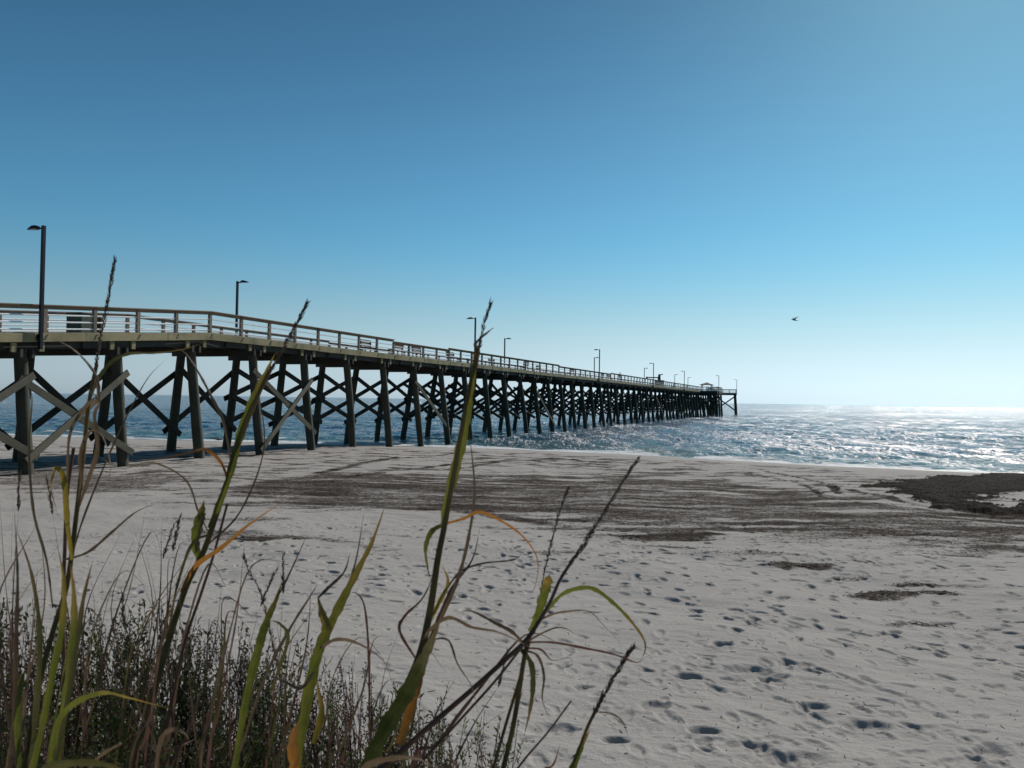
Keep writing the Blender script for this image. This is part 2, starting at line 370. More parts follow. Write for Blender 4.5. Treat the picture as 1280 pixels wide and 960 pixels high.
# ------------------------------------------------------------------ sea
ths = np.concatenate([np.linspace(R(-180), R(-42), 30), np.linspace(R(-41), R(43), 900), np.linspace(R(44), R(180), 30)[:-1]])
rs_ = np.concatenate([np.linspace(3, 30, 8), np.exp(np.linspace(np.log(31), np.log(420), 760)), np.exp(np.linspace(np.log(430), np.log(40000), 120))])
TH2, R2 = np.meshgrid(ths, rs_); SX = R2*np.sin(TH2); SY = R2*np.cos(TH2); SS = shore_s(SX, SY)
Z = np.zeros_like(SX); wfade = np.clip(1.2-R2/400, 0, 1)
for i in range(46):
    lam = math.exp(rng.uniform(math.log(.9), math.log(13))); a_ = rng.normal(R(205), .55); kx, ky = math.sin(a_)*2*math.pi/lam, math.cos(a_)*2*math.pi/lam
    amp = .0052*lam**.85; res = np.clip((lam*420/ (R2*R2/60+1e-6) - .8), 0, 1)
    Z += amp*np.sin(kx*SX+ky*SY+rng.uniform(0, 6.28))*res
Z *= wfade*(.35+.65*sstep(0, 9, SS))*(.6+.8*fbm(SX*.05, SY*.12, 3, 61))
sw = (fbm(SX*.06, SY*.02+7, 2, 91)-.5)*5                                   # small breaker lines parallel to the beach
brk = np.exp(-((SS+sw*.3-1.8)/.42)**2)*.07+np.exp(-((SS+sw-8)/.9)**2)*.10*sstep(.42, .6, fbm(SX*.05, SY*.05, 2, 92))
Z += brk
fm = sstep(.0, .5, np.exp(-((SS+(fbm(SX*.25, SY*.25, 4, 71)-.5)*1.6-.3)/.85)**2))*1.0
fm = np.maximum(fm, .85*np.exp(-((SS+sw*.3-1.5)/.45)**2)*sstep(.35, .6, fbm(SX*.4, SY*.4, 4, 72)))
fm = np.maximum(fm, .8*np.exp(-((SS+sw-7.6)/.5)**2)*sstep(.52, .66, fbm(SX*.09, SY*.09, 3, 73)))
t = NT('sea_water'); v = t.geo()
foam = t.n('Attribute', attribute_name='foam').outputs['Fac']; shal = t.n('Attribute', attribute_name='shallow').outputs['Fac']
w1 = t.noise(t.geo((.55, 1, 1)), .9, 6, .62); w2 = t.noise(t.geo((.7, 1, 1)), 4.5, 4, .6); w3 = t.noise(t.geo((.5, 1, 1)), .16, 4, .6)
wind = t.noise(t.geo((.012, .04, 1)), 1, 3)
base = t.mix(t.ramp(wind, [(.35, (0,)*3), (.65, (1,)*3)]), (.006, .070, .140), (.010, .092, .170))
base = t.mix(shal, base, (.03, .115, .125))
ff = t.math('MULTIPLY', foam, t.math('ADD', .45, t.noise(v, 3.5, 6, .75)))
ffr = t.ramp(ff, [(.38, (0,)*3), (.55, (1,)*3)])
t.l(t.mix(ffr, base, (.75, .76, .76)), t.p.inputs['Base Color'])
fa, fb, fc = t.noise(t.geo((3.4, .5, 1)), 1, 5, .78), t.noise(t.geo((.34, .018, 1)), 1, 4, .7), t.noise(t.geo((7, 2.4, 1)), 1, 4, .75)
fl = t.math('ADD', t.math('ADD', t.math('MULTIPLY', fa, .40), t.math('MULTIPLY', fb, .28)), t.math('MULTIPLY', fc, .32))
glint_flecks = t.ramp(t.math('ADD', fl, t.math('MULTIPLY', t.math('SUBTRACT', wind, .5), .12)), [(.524, (0,)*3), (.534, (1,)*3)])
t.l(t.math('ADD', 1.33, t.math('MULTIPLY', glint_flecks, 1.7)), t.p.inputs['IOR'])  # flecks of exaggerated reflectivity, added to strengthen the sun glitter
t.l(t.math('ADD', t.math('ADD', .08, t.math('MULTIPLY', glint_flecks, .40)), t.math('MULTIPLY', ffr, .5)), t.p.inputs['Roughness']); pass
nb = t.bump(w3, 1.8, 1.0); nb = t.bump(w1, 1.0, 1.0, nb); nb = t.bump(w2, .22, 1.0, nb); t.l(nb, t.p.inputs['Normal'])
sea = grid_mesh('sea', np.stack([SX, SY, Z], -1).reshape(-1, 3), len(rs_), len(ths), True, t.m); tag(sea, kind='structure')
attr(sea, 'foam', fm); attr(sea, 'shallow', sstep(26, 1, SS)*.8)

# wrack: the loose straw and weed itself
def scatter_wrack(n, y0, y1, seed, lmin, lmax):
    g = np.random.default_rng(seed); th_ = g.uniform(R(-37), R(39), n*6); rr_ = np.exp(g.uniform(np.log(y0), np.log(y1), n*6))
    X = rr_*np.sin(th_); Y = rr_*np.cos(th_); m = wrack_mask(X, Y); st = fbm(X*2, Y*4, 3, 3)
    keep = (m*(.4+st) > g.uniform(.25, 1.25, n*6)) & (shore_s(X, Y) < -1); X, Y, m = X[keep][:n], Y[keep][:n], m[keep][:n]; k = len(X)
    it = np.clip(np.searchsorted(th, np.arctan2(X, Y)), 0, ntn-1); ir = np.clip(np.searchsorted(rr, np.hypot(X, Y)), 0, nr-1)
    Zg = H[ir, it]+.004+g.uniform(0, .035, k)*np.clip(m, .2, 1.3)
    a = g.uniform(0, np.pi, k); tl = g.normal(0, .35, k); L = g.uniform(lmin, lmax, k)/2; wd = L*g.uniform(.035, .10, k)+.002
    d = np.stack([np.cos(a)*np.cos(tl), np.sin(a)*np.cos(tl), np.sin(tl)], -1)*L[:, None]
    s = np.stack([-np.sin(a), np.cos(a), np.zeros(k)], -1)*wd[:, None]; u = np.stack([np.zeros(k), np.zeros(k), wd*.9], -1)
    P = np.stack([X, Y, Zg], -1); vs_ = np.stack([P-d, P+s, P-s, P+u*1.6, P+d], 1).reshape(-1, 3)
    f = np.array([[0,1,3],[0,3,2],[4,3,1],[4,2,3],[0,2,1],[4,1,2]]); q = (np.arange(k)[:, None, None]*5+f[None]).reshape(-1, 3)
    return vs_, q
vA, fA = scatter_wrack(30000, 8, 45, 1, .03, .13)
me = bpy.data.meshes.new('seaweed_litter'); me.from_pydata(vA.tolist(), [], fA.tolist()); me.update()
t = NT('dry_wrack'); c = t.mix(t.noise(t.geo(), 5, 4), (.018, .011, .008), (.13, .075, .05)); t.l(c, t.p.inputs['Base Color']); t.p.inputs['Roughness'].default_value = .85
me.materials.append(t.m); wk = bpy.data.objects.new('seaweed_litter', me); C.objects.link(wk)
vB, fB = (None, None)
g_ = np.random.default_rng(5); k_ = 1100; th_ = g_.uniform(R(-36), R(38), k_); r_ = np.exp(g_.uniform(np.log(4.2), np.log(22), k_)); X_, Y_ = r_*np.sin(th_), r_*np.cos(th_)
Zg_ = H[np.clip(np.searchsorted(rr, r_), 0, nr-1), np.clip(np.searchsorted(th, th_), 0, ntn-1)]; m_ = MB()
for x_, y_, z_ in zip(X_, Y_, Zg_):
    a_ = random.uniform(0, 3.14); l_ = random.choice([.004, .006, .008, .012, .03]); m_.bar((x_-l_*math.cos(a_), y_-l_*math.sin(a_), z_+.003), (x_+l_*math.cos(a_), y_+l_*math.sin(a_), z_+.006), .004, .004)
bits = m_.mesh('beach_bits'); bits.materials.append(t.m); bo = bpy.data.objects.new('beach_bits', bits); C.objects.link(bo); tag(bo, 'small dark twigs and shell bits strewn over the pale sand', 'litter', None, 'stuff')
tag(wk, 'brown dry seaweed and straw litter lying in bands across the sand', 'seaweed litter', None, 'stuff')

# ------------------------------------------------------------------ the pier
BX, BY, BZ = -16.5, 41.5, EYE+3.45
U = Vector((.371, .928, 0)).normalized(); N = Vector((U.y, -U.x, 0))
U0 = Vector((.32, .947, 0)).normalized(); N0 = Vector((U0.y, -U0.x, 0))
def dz(t): return BZ + (.088*t if t < 0 else 0)
def S_(t, o, z):                              # t along the near edge, o metres right of it (negative: across the deck), z absolute
    if t >= 0: p = Vector((BX, BY, 0))+U*t+N*o
    else: p = Vector((BX, BY, 0))+U0*t+N0*o
    if abs(t) < 1e-6: p = Vector((BX, BY, 0))+(N+N0)/2*o
    return Vector((p.x, p.y, z))
WID = 6.1; T0, T1 = -42.0, 230.0
TH_A, TH_B, THO = 230.0, 232.6, 6.1           # T head
WA, WB, WO = 190.0, 203.0, 4.7                # widening with the gazebo
pier = empty('pier', S_(0, -3, 0), 'long timber fishing pier on braced piles running from the beach out to sea', 'pier')
PO = pier.location.copy()
def P(mb, name, mat, parent=None, **kw):
    return mb.build(name, mat, parent or pier, origin=PO if parent is None else None, **kw)
def sub(mb, name, mat, parent):               # sub-part of a pier part: parent sits at the pier's origin
    mb.v = [tuple(Vector(v)-PO) for v in mb.v]
    m = mb.mesh(name); m.materials.append(mat); o = bpy.data.objects.new(name, m); C.objects.link(o); o.parent = parent; return o
def prism(mb, ts, oa, ob, zt, zb):            # strip between offsets oa..ob following the pier
    vs_ = []
    for t_ in ts:
        z = dz(t_); vs_ += [S_(t_, oa, z+zt), S_(t_, ob, z+zt), S_(t_, ob, z+zb), S_(t_, oa, z+zb)]
    fs = []
    for i in range(len(ts)-1):
        a = 4*i; b = a+4
        for j in range(4): fs.append((a+j, a+(j+1) % 4, b+(j+1) % 4, b+j))
    fs += [(3, 2, 1, 0), tuple(4*(len(ts)-1)+j for j in range(4))]
    return mb.add(vs_, fs)
# deck: boards laid across
mb = MB(); t_ = T0
while t_ < T1-.01:
    tt = t_+.25; a, b = (t_+.01, tt-.006) if t_ != 0 else (t_+.02, tt-.006)
    prism(mb, [a, b], -WID+.02, -.02, random.uniform(-.004, .004), -.05); t_ = tt
P(mb, 'deck', M['deck'])
def seg_ts(a, b): return [a, -.001, .001, b] if a < 0 < b else [a, b]
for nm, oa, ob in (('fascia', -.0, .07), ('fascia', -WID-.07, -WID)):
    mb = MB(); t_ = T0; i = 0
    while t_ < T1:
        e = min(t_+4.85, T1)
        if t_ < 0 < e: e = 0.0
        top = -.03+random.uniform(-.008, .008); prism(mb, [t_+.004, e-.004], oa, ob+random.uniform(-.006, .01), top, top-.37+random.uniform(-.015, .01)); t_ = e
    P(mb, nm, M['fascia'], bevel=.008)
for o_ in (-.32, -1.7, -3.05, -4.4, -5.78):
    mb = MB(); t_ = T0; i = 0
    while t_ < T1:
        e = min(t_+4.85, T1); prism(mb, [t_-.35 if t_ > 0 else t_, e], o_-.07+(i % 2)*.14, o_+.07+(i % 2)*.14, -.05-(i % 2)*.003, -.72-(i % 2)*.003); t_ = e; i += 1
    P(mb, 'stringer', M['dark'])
# bents
bents = [-1.2+4.85*k for k in range(-8, 48)]
bents = [b for b in bents if b < 229]
pile_l, brace_l, cap_l = [], [], []
def pile_mb(top, bot, rt, rb):
    m = MB(); k = 7; pts = []; rs = []
    bow = Vector((random.gauss(0, .05), random.gauss(0, .05), 0))
    for i in range(k):
        f = i/(k-1); pts.append(top.lerp(bot, f)+bow*math.sin(math.pi*f)); rs.append((rt+(rb-rt)*f)*random.uniform(.97, 1.03))
    return m.tube(pts, rs, 12)
def floor_z(p): return ground_h1(p.x, p.y)
def cross_brace(t_, oA, zA, oB, zB, off, zfix=None):
    m = MB(); d = U if t_ >= 0 else U0; s = d
    m.bar(S_(t_+off, oA, zA), S_(t_+off, oB, zB), .27, .09, s); m.bar(S_(t_-off, oA, zB), S_(t_-off, oB, zA), .27, .09, s); return m
def batter(o_top, z_top, z): # offset of a pile's axis at height z
    return o_top+(z_top-z)*(.125 if o_top > -3 else -.125)
for k, t_ in enumerate(bents):
    z = dz(t_); zc = z-.72
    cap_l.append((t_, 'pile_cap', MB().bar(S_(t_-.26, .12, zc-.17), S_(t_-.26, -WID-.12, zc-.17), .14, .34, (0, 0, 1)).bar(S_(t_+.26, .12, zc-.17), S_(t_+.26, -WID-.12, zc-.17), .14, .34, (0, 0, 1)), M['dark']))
    for o_ in (-.3, -5.75):
        top = S_(t_, o_, zc+.02)
        jt = random.uniform(-.12, .12); zb = -1.2
        ob = batter(o_, zc, 0)+random.uniform(-.12, .12)
        bt = S_(t_+jt, ob, 0); g = min(floor_z(bt), .9); f = (zc-(g-.8))/(zc)
        bot = top.lerp(bt, f)
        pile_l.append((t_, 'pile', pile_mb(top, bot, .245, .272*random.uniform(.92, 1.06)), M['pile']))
    zg = floor_z(S_(t_, -3, 0))
    if t_ > 28:
        za, zb = 5.5, 1.9; j = random.uniform(-.15, .15)
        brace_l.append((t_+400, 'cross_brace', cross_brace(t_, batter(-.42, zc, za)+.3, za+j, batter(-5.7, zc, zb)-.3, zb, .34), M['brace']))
# longitudinal braces (shade in their colour, on the inner row) and ones coloured sunlit on the near face
for k in range(len(bents)-1):
    a, b = bents[k], bents[k+1]
    z0 = dz((a+b)/2)-1.75; side = U; side = N
    lv = [(z0-.05, z0-4.1)] if k < 10 else [(z0+.1, z0-1.95), (z0-1.8, z0-3.75)]
    if a < -16: lv = [(z0, z0-1.6)]
    for za, zb in lv:
        m = MB(); ja, jb = random.uniform(-.12, .12), random.uniform(-.12, .12); f1, f2 = .30, .38
        zz = dz((a+b)/2)-.72
        m.bar(S_(a-.35, batter(-5.7, zz, za)+f1, za+ja), S_(b+.35, batter(-5.7, zz, zb)+f1, zb+ja), .34, .09, side)
        m.bar(S_(a-.35, batter(-5.7, zz, zb)-f2, zb+jb), S_(b+.35, batter(-5.7, zz, za)-f2, za+jb), .34, .09, side)
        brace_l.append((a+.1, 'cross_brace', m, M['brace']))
def pale(ta, za, tb, zb, wd=.30):
    o1 = batter(-.42, dz(ta)-.72, za)+.35; o2 = batter(-.42, dz(tb)-.72, zb)+.35
    return MB().bar(S_(ta, o1, za), S_(tb, o2, zb), wd, .08, N)
kk = lambda i: -1.2+4.85*i
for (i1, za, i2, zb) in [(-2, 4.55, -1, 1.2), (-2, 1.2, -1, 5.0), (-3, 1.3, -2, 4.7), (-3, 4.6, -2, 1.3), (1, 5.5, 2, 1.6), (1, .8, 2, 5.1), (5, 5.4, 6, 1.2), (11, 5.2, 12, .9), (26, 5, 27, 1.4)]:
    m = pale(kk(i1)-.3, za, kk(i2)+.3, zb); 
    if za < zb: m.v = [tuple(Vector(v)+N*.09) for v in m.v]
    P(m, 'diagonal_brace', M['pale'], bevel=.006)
for lst in (pile_l, brace_l, cap_l):
    lst.sort(key=lambda e: (abs(e[0]+3) if e[0] < 30 else e[0])); mg = MB()
    for i, (t_, nm, m, mat) in enumerate(lst):
        if i < 98: P(m, nm, mat, smooth=(nm == 'pile'), bevel=.006 if nm != 'pile' and i < 20 else 0)
        else: mg.add(m.v, m.f)
    if mg.v: tag(P(mg, lst[0][1], lst[0][3]), kind='stuff')
# short hanger blocks that show under the fascia by every bent
for t_ in bents:
    if t_ > -12 and t_ < 60:
        for d_ in (-.5, .75):
            z = dz(t_+d_)-.43; m = MB().frame_box(S_(t_+d_, -.05, z-.19), N*.05, U*.11, (0, 0, .19)); P(m, 'hanger_block', M['fascia'], bevel=.006)
# widening and T head
def platform(ta, tb, oa, ob, piles_t, piles_o, frame=False):
    m = MB(); z = BZ; m.frame_box(S_((ta+tb)/2, (oa+ob)/2, z-.03), U*((tb-ta)/2-.01), N*((ob-oa)/2-.01), (0, 0, .025)); P(m, 'deck', M['deck'])
    m = MB()
    for (a, b) in (((ta, oa), (ta, ob)), ((tb, oa), (tb, ob)), ((ta, ob), (tb, ob)), ((ta, oa), (tb, oa))):
        m.bar(S_(a[0], a[1], z-.42), S_(b[0], b[1], z-.42), .12, .68, (0, 0, 1))
    P(m, 'platform_frame', M['dark'])
    for pt in piles_t:
        for po in piles_o:
            out = .5*np.sign(po-(oa+ob)/2) if frame else (.5 if po > 3 else 0)
            P(pile_mb(S_(pt, po, z-.5), S_(pt, po+out, -1.5), .36, .40) if frame else pile_mb(S_(pt, po, z-.5), S_(pt, po+out, -1.5), .27, .30), 'pile', M['pile'], smooth=True)
    for pt in piles_t:
        for a, b in zip(piles_o[:-1], piles_o[1:]):
            m = MB(); m.bar(S_(pt+.28, a, z-1.2), S_(pt+.28, b, 1.6), .3, .1, U); m.bar(S_(pt-.28, a, 1.6), S_(pt-.28, b, z-1.2), .3, .1, U); P(m, 'cross_brace', M['brace'])
platform(WA, WB, .1, WO, (WA+.4, WA+6, WB-.4), (2.2, WO-.4))
platform(TH_A, TH_B, -13, THO, (TH_A+.4, TH_B-.4), (-12.6, -6.6, -.6, THO-.45), True)

# railings
LOW = [(19.3, 29.2), (62, 88)]
def railz(t_): return .98 if any(a < t_ < b for a, b in LOW) else 1.13
def bent_posts(a, b, step): 
    n = max(1, round((b-a)/step)); return [a+(b-a)*i/n for i in range(n+1)]
posts_far_count = 0
def railing(name_side, runs, o_, limit):
    """runs: list of (p, q, zfun) straight pieces in (t,o) space"""
    tr = MB()
    allp = []; bars = []
    for (ta, oa, tb, ob) in runs:
        L = math.hypot(tb-ta, ob-oa); n = max(1, round(L/2.425))
        for i in range(n+1):
            f = i/n; allp.append((ta+(tb-ta)*f, oa+(ob-oa)*f))
        for i in range(n):
            f0, f1 = i/n, (i+1)/n; t0, o0 = ta+(tb-ta)*f0, oa+(ob-oa)*f0; t1, o1 = ta+(tb-ta)*f1, oa+(ob-oa)*f1
            h = railz((t0+t1)/2); a = S_(t0, o0, dz(t0)+h); b = S_(t1, o1, dz(t1)+h); e = (b-a).normalized()*.002
            tr.bar(a+Vector((0, 0, .02)), b+Vector((0, 0, .02)), .26, .045, (0, 0, 1))
            nn = (b-a).cross(Vector((0, 0, 1))).normalized()
            inn = nn*(-.0 if o_ > -1 else 0)
            tr.bar(a+Vector((0, 0, -.08)), b+Vector((0, 0, -.08)), .05, .15, (0, 0, 1))
            bars.append((a-Vector((0, 0, h)), b-Vector((0, 0, h)), h))
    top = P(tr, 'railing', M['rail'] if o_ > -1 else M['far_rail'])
    bm_ = MB()
    for a, b, h in bars:
        for hh in (.13, .42, .71):
            u = Vector((0, 0, hh*h/1.1)); bm_.tube([a+u, b+u], .036, 6, False)
    sub(bm_, 'rail_bars', M['bar'], top)
    seen = set(); pts = []
    for t0, o0 in allp:
        k = (round(t0, 1), round(o0, 1))
        if k in seen: continue
        seen.add(k); pts.append((t0, o0))
    pts.sort(key=lambda p: abs(p[0]+2)); mg = MB()
    for i, (t0, o0) in enumerate(pts):
        h = railz(t0); d = U if t0 >= 0 else U0; nn = N if t0 >= 0 else N0
        m = MB().frame_box(S_(t0, o0, dz(t0)+h/2-.02), nn*.07, d*.085, (0, 0, h/2-.02))
        for q in (-.12, -.25):
            if o_ > -1 and t0 < 60: m.frame_box(S_(t0+(q+.18)*.5, .085, dz(t0)+q), nn*.02, d*.04, (0, 0, .022))
        if i < limit: sub(m, 'post', M['post'], top)
        else: mg.add(m.v, m.f)
    if mg.v: tag(sub(mg, 'post', M['post'], top), kind='stuff')
e0 = -.09
railing('near', [(-40, e0, 0, e0), (0, e0, WA, e0), (WA, e0, WA, WO-.1), (WA, WO-.1, WB, WO-.1), (WB, WO-.1, WB, e0), (WB, e0, TH_A, e0), (TH_A, e0, TH_A, THO-.1), (TH_A, THO-.1, TH_B, THO-.1)], e0, 98)
railing('far', [(-40, -WID+.09, 0, -WID+.09), (0, -WID+.09, TH_A, -WID+.09), (TH_A, -WID+.09, TH_A, -12.9), (TH_A, -12.9, TH_B, -12.9), (TH_B, -12.9, TH_B, THO-.1)], -6, 98)

# ------------------------------------------------------------------ lamps on the pier
def make_lamp():
    r = empty('pier_lamp', (0, 0, 0))
    MB().frame_box((0, 0, 1.66), (.068, 0, 0), (0, .068, 0), (0, 0, 2.30)).build('pole', M['lamp'], r, bevel=.01, origin=(0,0,0))
    MB().bar((-.06, 0, 3.86), (-.32, 0, 3.88), .07, .05, (0, 0, 1)).build('arm', M['lamp'], r, origin=(0,0,0))
    h = MB()
    prof = [(-.26, .06, .07), (-.42, .13, .13), (-.60, .16, .12), (-.80, .13, .06), (-.95, .06, .02)]; vs_ = []
    for x, wy, hz in prof: vs_ += [(x, -wy, 3.86), (x, wy, 3.86), (x, wy*.7, 3.86+hz), (x, -wy*.7, 3.86+hz)]
    fs = [(4*i+j, 4*i+(j+1) % 4, 4*i+4+(j+1) % 4, 4*i+4+j) for i in range(4) for j in range(4)]+[(3, 2, 1, 0), (16, 17, 18, 19)]
    hd = h.add(vs_, fs).build('lamp_head', M['lamp'], r, origin=(0,0,0))
    ln = MB().frame_box((-.62, 0, 3.852), (.15, 0, 0), (0, .09, 0), (0, 0, .006)); o = bpy.data.objects.new('lens', ln.mesh('lens')); o.data.materials.append(M['lens']); C.objects.link(o); o.parent = hd
    MB().frame_box((-.085, 0, -.2), (.02, 0, 0), (0, .12, 0), (0, 0, .12)).build('bracket', M['iron'], r, origin=(0,0,0))
    return r
def copy_tree(o, parent=None):
    c = o.copy(); C.objects.link(c); c.parent = parent
    for ch in list(o.children): copy_tree(ch, c)
    return c
lamp0 = make_lamp(); first = True
NEARL = [(-10.4, .2, 'tall dark lamp post clamped to the pier ramp, leftmost and largest of the lamps'),
         (34.2, .2, 'lamp post on the near rail beside the tip of the middle seed stalk'),
         (79.6, .2, 'lamp post on the near rail, midway along the pier, its arm pointing left'),
         (121, .2, 'lamp post on the near rail just left of the deck crane'),
         (160, .2, 'lamp post on the near rail between the deck crane and the gazebo'),
         (WA+2, WO+.2, 'lamp post on the near corner of the platform, right of the gazebo roof'),
         (TH_A+.3, THO+.2, 'lamp post on the outermost seaward corner of the pier')]
FARL = [(9.0, 'dark lamp post on the far rail just right of the bend in the railing'),
        (57.5, 'lamp post on the far rail, first one right of the middle seed stalk'),
        (100, 'lamp post on the far rail right behind the midway near lamp'),
        (143, 'lamp post on the far rail just left of the lamp beside the deck crane'),
        (184, 'small lamp post on the far rail right of the deck crane'),
        (208, 'tiny lamp post on the far rail left of the gazebo'),]
for i, (t_, o_, lab) in enumerate(NEARL+[(a, -WID-.2, l) for a, l in FARL]):
    L = lamp0 if i == 0 else copy_tree(lamp0)
    p = S_(t_, o_, dz(t_)); L.location = p
    a = math.atan2(N.y, N.x); L.rotation_euler = (0, 0, a if i < len(NEARL) else a+math.pi)
    L.scale = (1, 1, 1.125); tag(L, lab, 'lamp post', 'lamp posts along the pier')

# ------------------------------------------------------------------ benches, box, shelter on the pier
def make_bench():
    r = empty('bench', (0, 0, 0))
    m = MB()
    for y in (-.17, 0, .17): m.frame_box((0, y, .45), (.8, 0, 0), (0, .07, 0), (0, 0, .02))
    m.build('seat', M['bench'], r, origin=(0,0,0))
    m = MB()
    for z in (.62, .80, .98): m.frame_box((0, .27+(z-.6)*.15, z), (.8, 0, 0), (0, .02, 0), (0, 0, .07))
    m.build('backrest', M['bench'], r, origin=(0,0,0))
    for x in (-.68, .68):
        MB().frame_box((x, -.18, .21), (.045, 0, 0), (0, .045, 0), (0, 0, .21)).build('leg', M['dark'], r, origin=(0,0,0))
        MB().frame_box((x, .22, .5), (.045, 0, 0), (0, .04, 0), (0, 0, .5)).build('leg', M['dark'], r, origin=(0,0,0))
    return r
b0 = make_bench()
BN = [(17.9, -1.4, 0, 'wooden bench on the deck just left of where the near rail steps down'), (20.9, -.75, 1, 'reddish bench backed against the near rail left of the step in the rail'),
      (26.0, -1.4, 0, 'wooden bench on the deck behind the lowered stretch of near rail'), (32.6, -1.4, 0, 'wooden bench on the deck just right of the lowered rail'), (35.6, -.75, 1, 'reddish bench against the near rail beside the second near lamp'),
      (43, -1.6, 0, 'bench standing in mid deck, first one right of the middle seed stalk'), (50, -.75, 1, 'bench against the near rail below the second far lamp'), (58, -1.6, 0, 'bench standing in mid deck just right of the second far lamp'),
      (68, -.75, 1, 'bench against the near rail short of the midway lamp'), (84, -.75, 1, 'bench against the near rail just right of the midway near lamp'), (93.5, -1.6, 0, 'bench standing in mid deck just left of the standing person'),
      (150, -.75, 1, 'bench against the near rail right of the deck crane'), (170, -.75, 1, 'bench against the near rail left of the gazebo')]
for i, (t_, o_, fl, lab) in enumerate(BN):
    b = b0 if i == 0 else copy_tree(b0); b.location = S_(t_, o_, dz(t_)); a = math.atan2(U.y, U.x)
    b.rotation_euler = (0, 0, a if not fl else a+math.pi); tag(b, lab, 'bench', 'benches on the pier deck')
p = S_(-4.6, -4.2, dz(-4.6)); bx = empty('storage_box', p, 'dark green storage box standing on the ramp behind the railing', 'storage box', rz=math.atan2(N0.y, N0.x))
MB().frame_box((0, 0, .5), (.5, 0, 0), (0, .38, 0), (0, 0, .48)).build('body', M['green_box'], bx, origin=(0,0,0), bevel=.02)
MB().frame_box((0, 0, 1.01), (.53, 0, 0), (0, .41, 0), (0, 0, .03)).build('lid', M['green_box'], bx, origin=(0,0,0), bevel=.01)
p = S_(-3.3, -4.4, dz(-3.3)); bn = empty('litter_bin', p, 'brown slatted litter bin just right of the green storage box', 'litter bin', rz=math.atan2(N0.y, N0.x))
m = MB()
for i in range(10):
    a = 2*math.pi*i/10; m.frame_box((.2*math.cos(a), .2*math.sin(a), .42), (.012*math.cos(a), .012*math.sin(a), 0), (-.05*math.sin(a), .05*math.cos(a), 0), (0, 0, .4))
m.build('slats', M['bench'], bn, origin=(0,0,0)); MB().tube([(0, 0, .02), (0, 0, .78)], .18, 12).build('liner', M['iron'], bn, origin=(0,0,0))
MB().tube([(0, 0, .83), (0, 0, .88)], [.23, .2], 14).build('rim', M['iron'], bn, origin=(0,0,0))

# deck crane: low post with a long level boom
p = S_(136, -1.5, BZ); cr = empty('deck_crane', p, 'dark deck crane with a level boom, mounted on a box behind the near rail', 'deck crane', rz=math.atan2(-N.y, -N.x))
MB().frame_box((0, 0, .65), (.9, 0, 0), (0, .7, 0), (0, 0, .65)).frame_box((0, 0, 1.36), (1.0, 0, 0), (0, .8, 0), (0, 0, .055)).build('base_box', M['dark'], cr, origin=(0,0,0), bevel=.02)
MB().tube([(0, 0, 1.42), (0, 0, 2.0), (-.05, 0, 2.75)], [.34, .30, .22], 12).build('mast', M['lamp'], cr, origin=(0,0,0))
MB().bar((.2, 0, 1.98), (2.7, 0, 2.02), .22, .24, (0, 0, 1)).frame_box((2.75, 0, 1.95), (.16, 0, 0), (0, .16, 0), (0, 0, .24)).build('boom', M['lamp'], cr, origin=(0,0,0))
MB().bar((-.1, 0, 2.6), (-.8, 0, 2.7), .16, .2, (0, 0, 1)).build('counter_arm', M['lamp'], cr, origin=(0,0,0))

# gazebo
p = S_(196.3, 1.0, BZ); gz = empty('gazebo', p, 'small grey hip roofed gazebo on the platform near the end of the pier', 'gazebo', rz=math.atan2(U.y, U.x))
for x in (-1.35, 1.35):
    for y in (-1.35, 1.35): MB().frame_box((x, y, .9), (.09, 0, 0), (0, .09, 0), (0, 0, .9)).build('post', M['dark'], gz, origin=(0,0,0))
m = MB().add([(-1.9, -1.9, 1.85), (1.9, -1.9, 1.85), (1.9, 1.9, 1.85), (-1.9, 1.9, 1.85), (0, 0, 2.6), (-1.9, -1.9, 1.78), (1.9, -1.9, 1.78), (1.9, 1.9, 1.78), (-1.9, 1.9, 1.78)],
             [(0, 1, 4), (1, 2, 4), (2, 3, 4), (3, 0, 4), (8, 7, 6, 5), (0, 5, 6, 1), (1, 6, 7, 2), (2, 7, 8, 3), (3, 8, 5, 0)])
m.build('roof', M['roof'], gz, origin=(0,0,0))
MB().frame_box((0, -1.35, 1.68), (1.25, 0, 0), (0, .04, 0), (0, 0, .1)).frame_box((0, 1.35, 1.68), (1.25, 0, 0), (0, .04, 0), (0, 0, .1)).build('beam', M['dark'], gz, origin=(0,0,0))

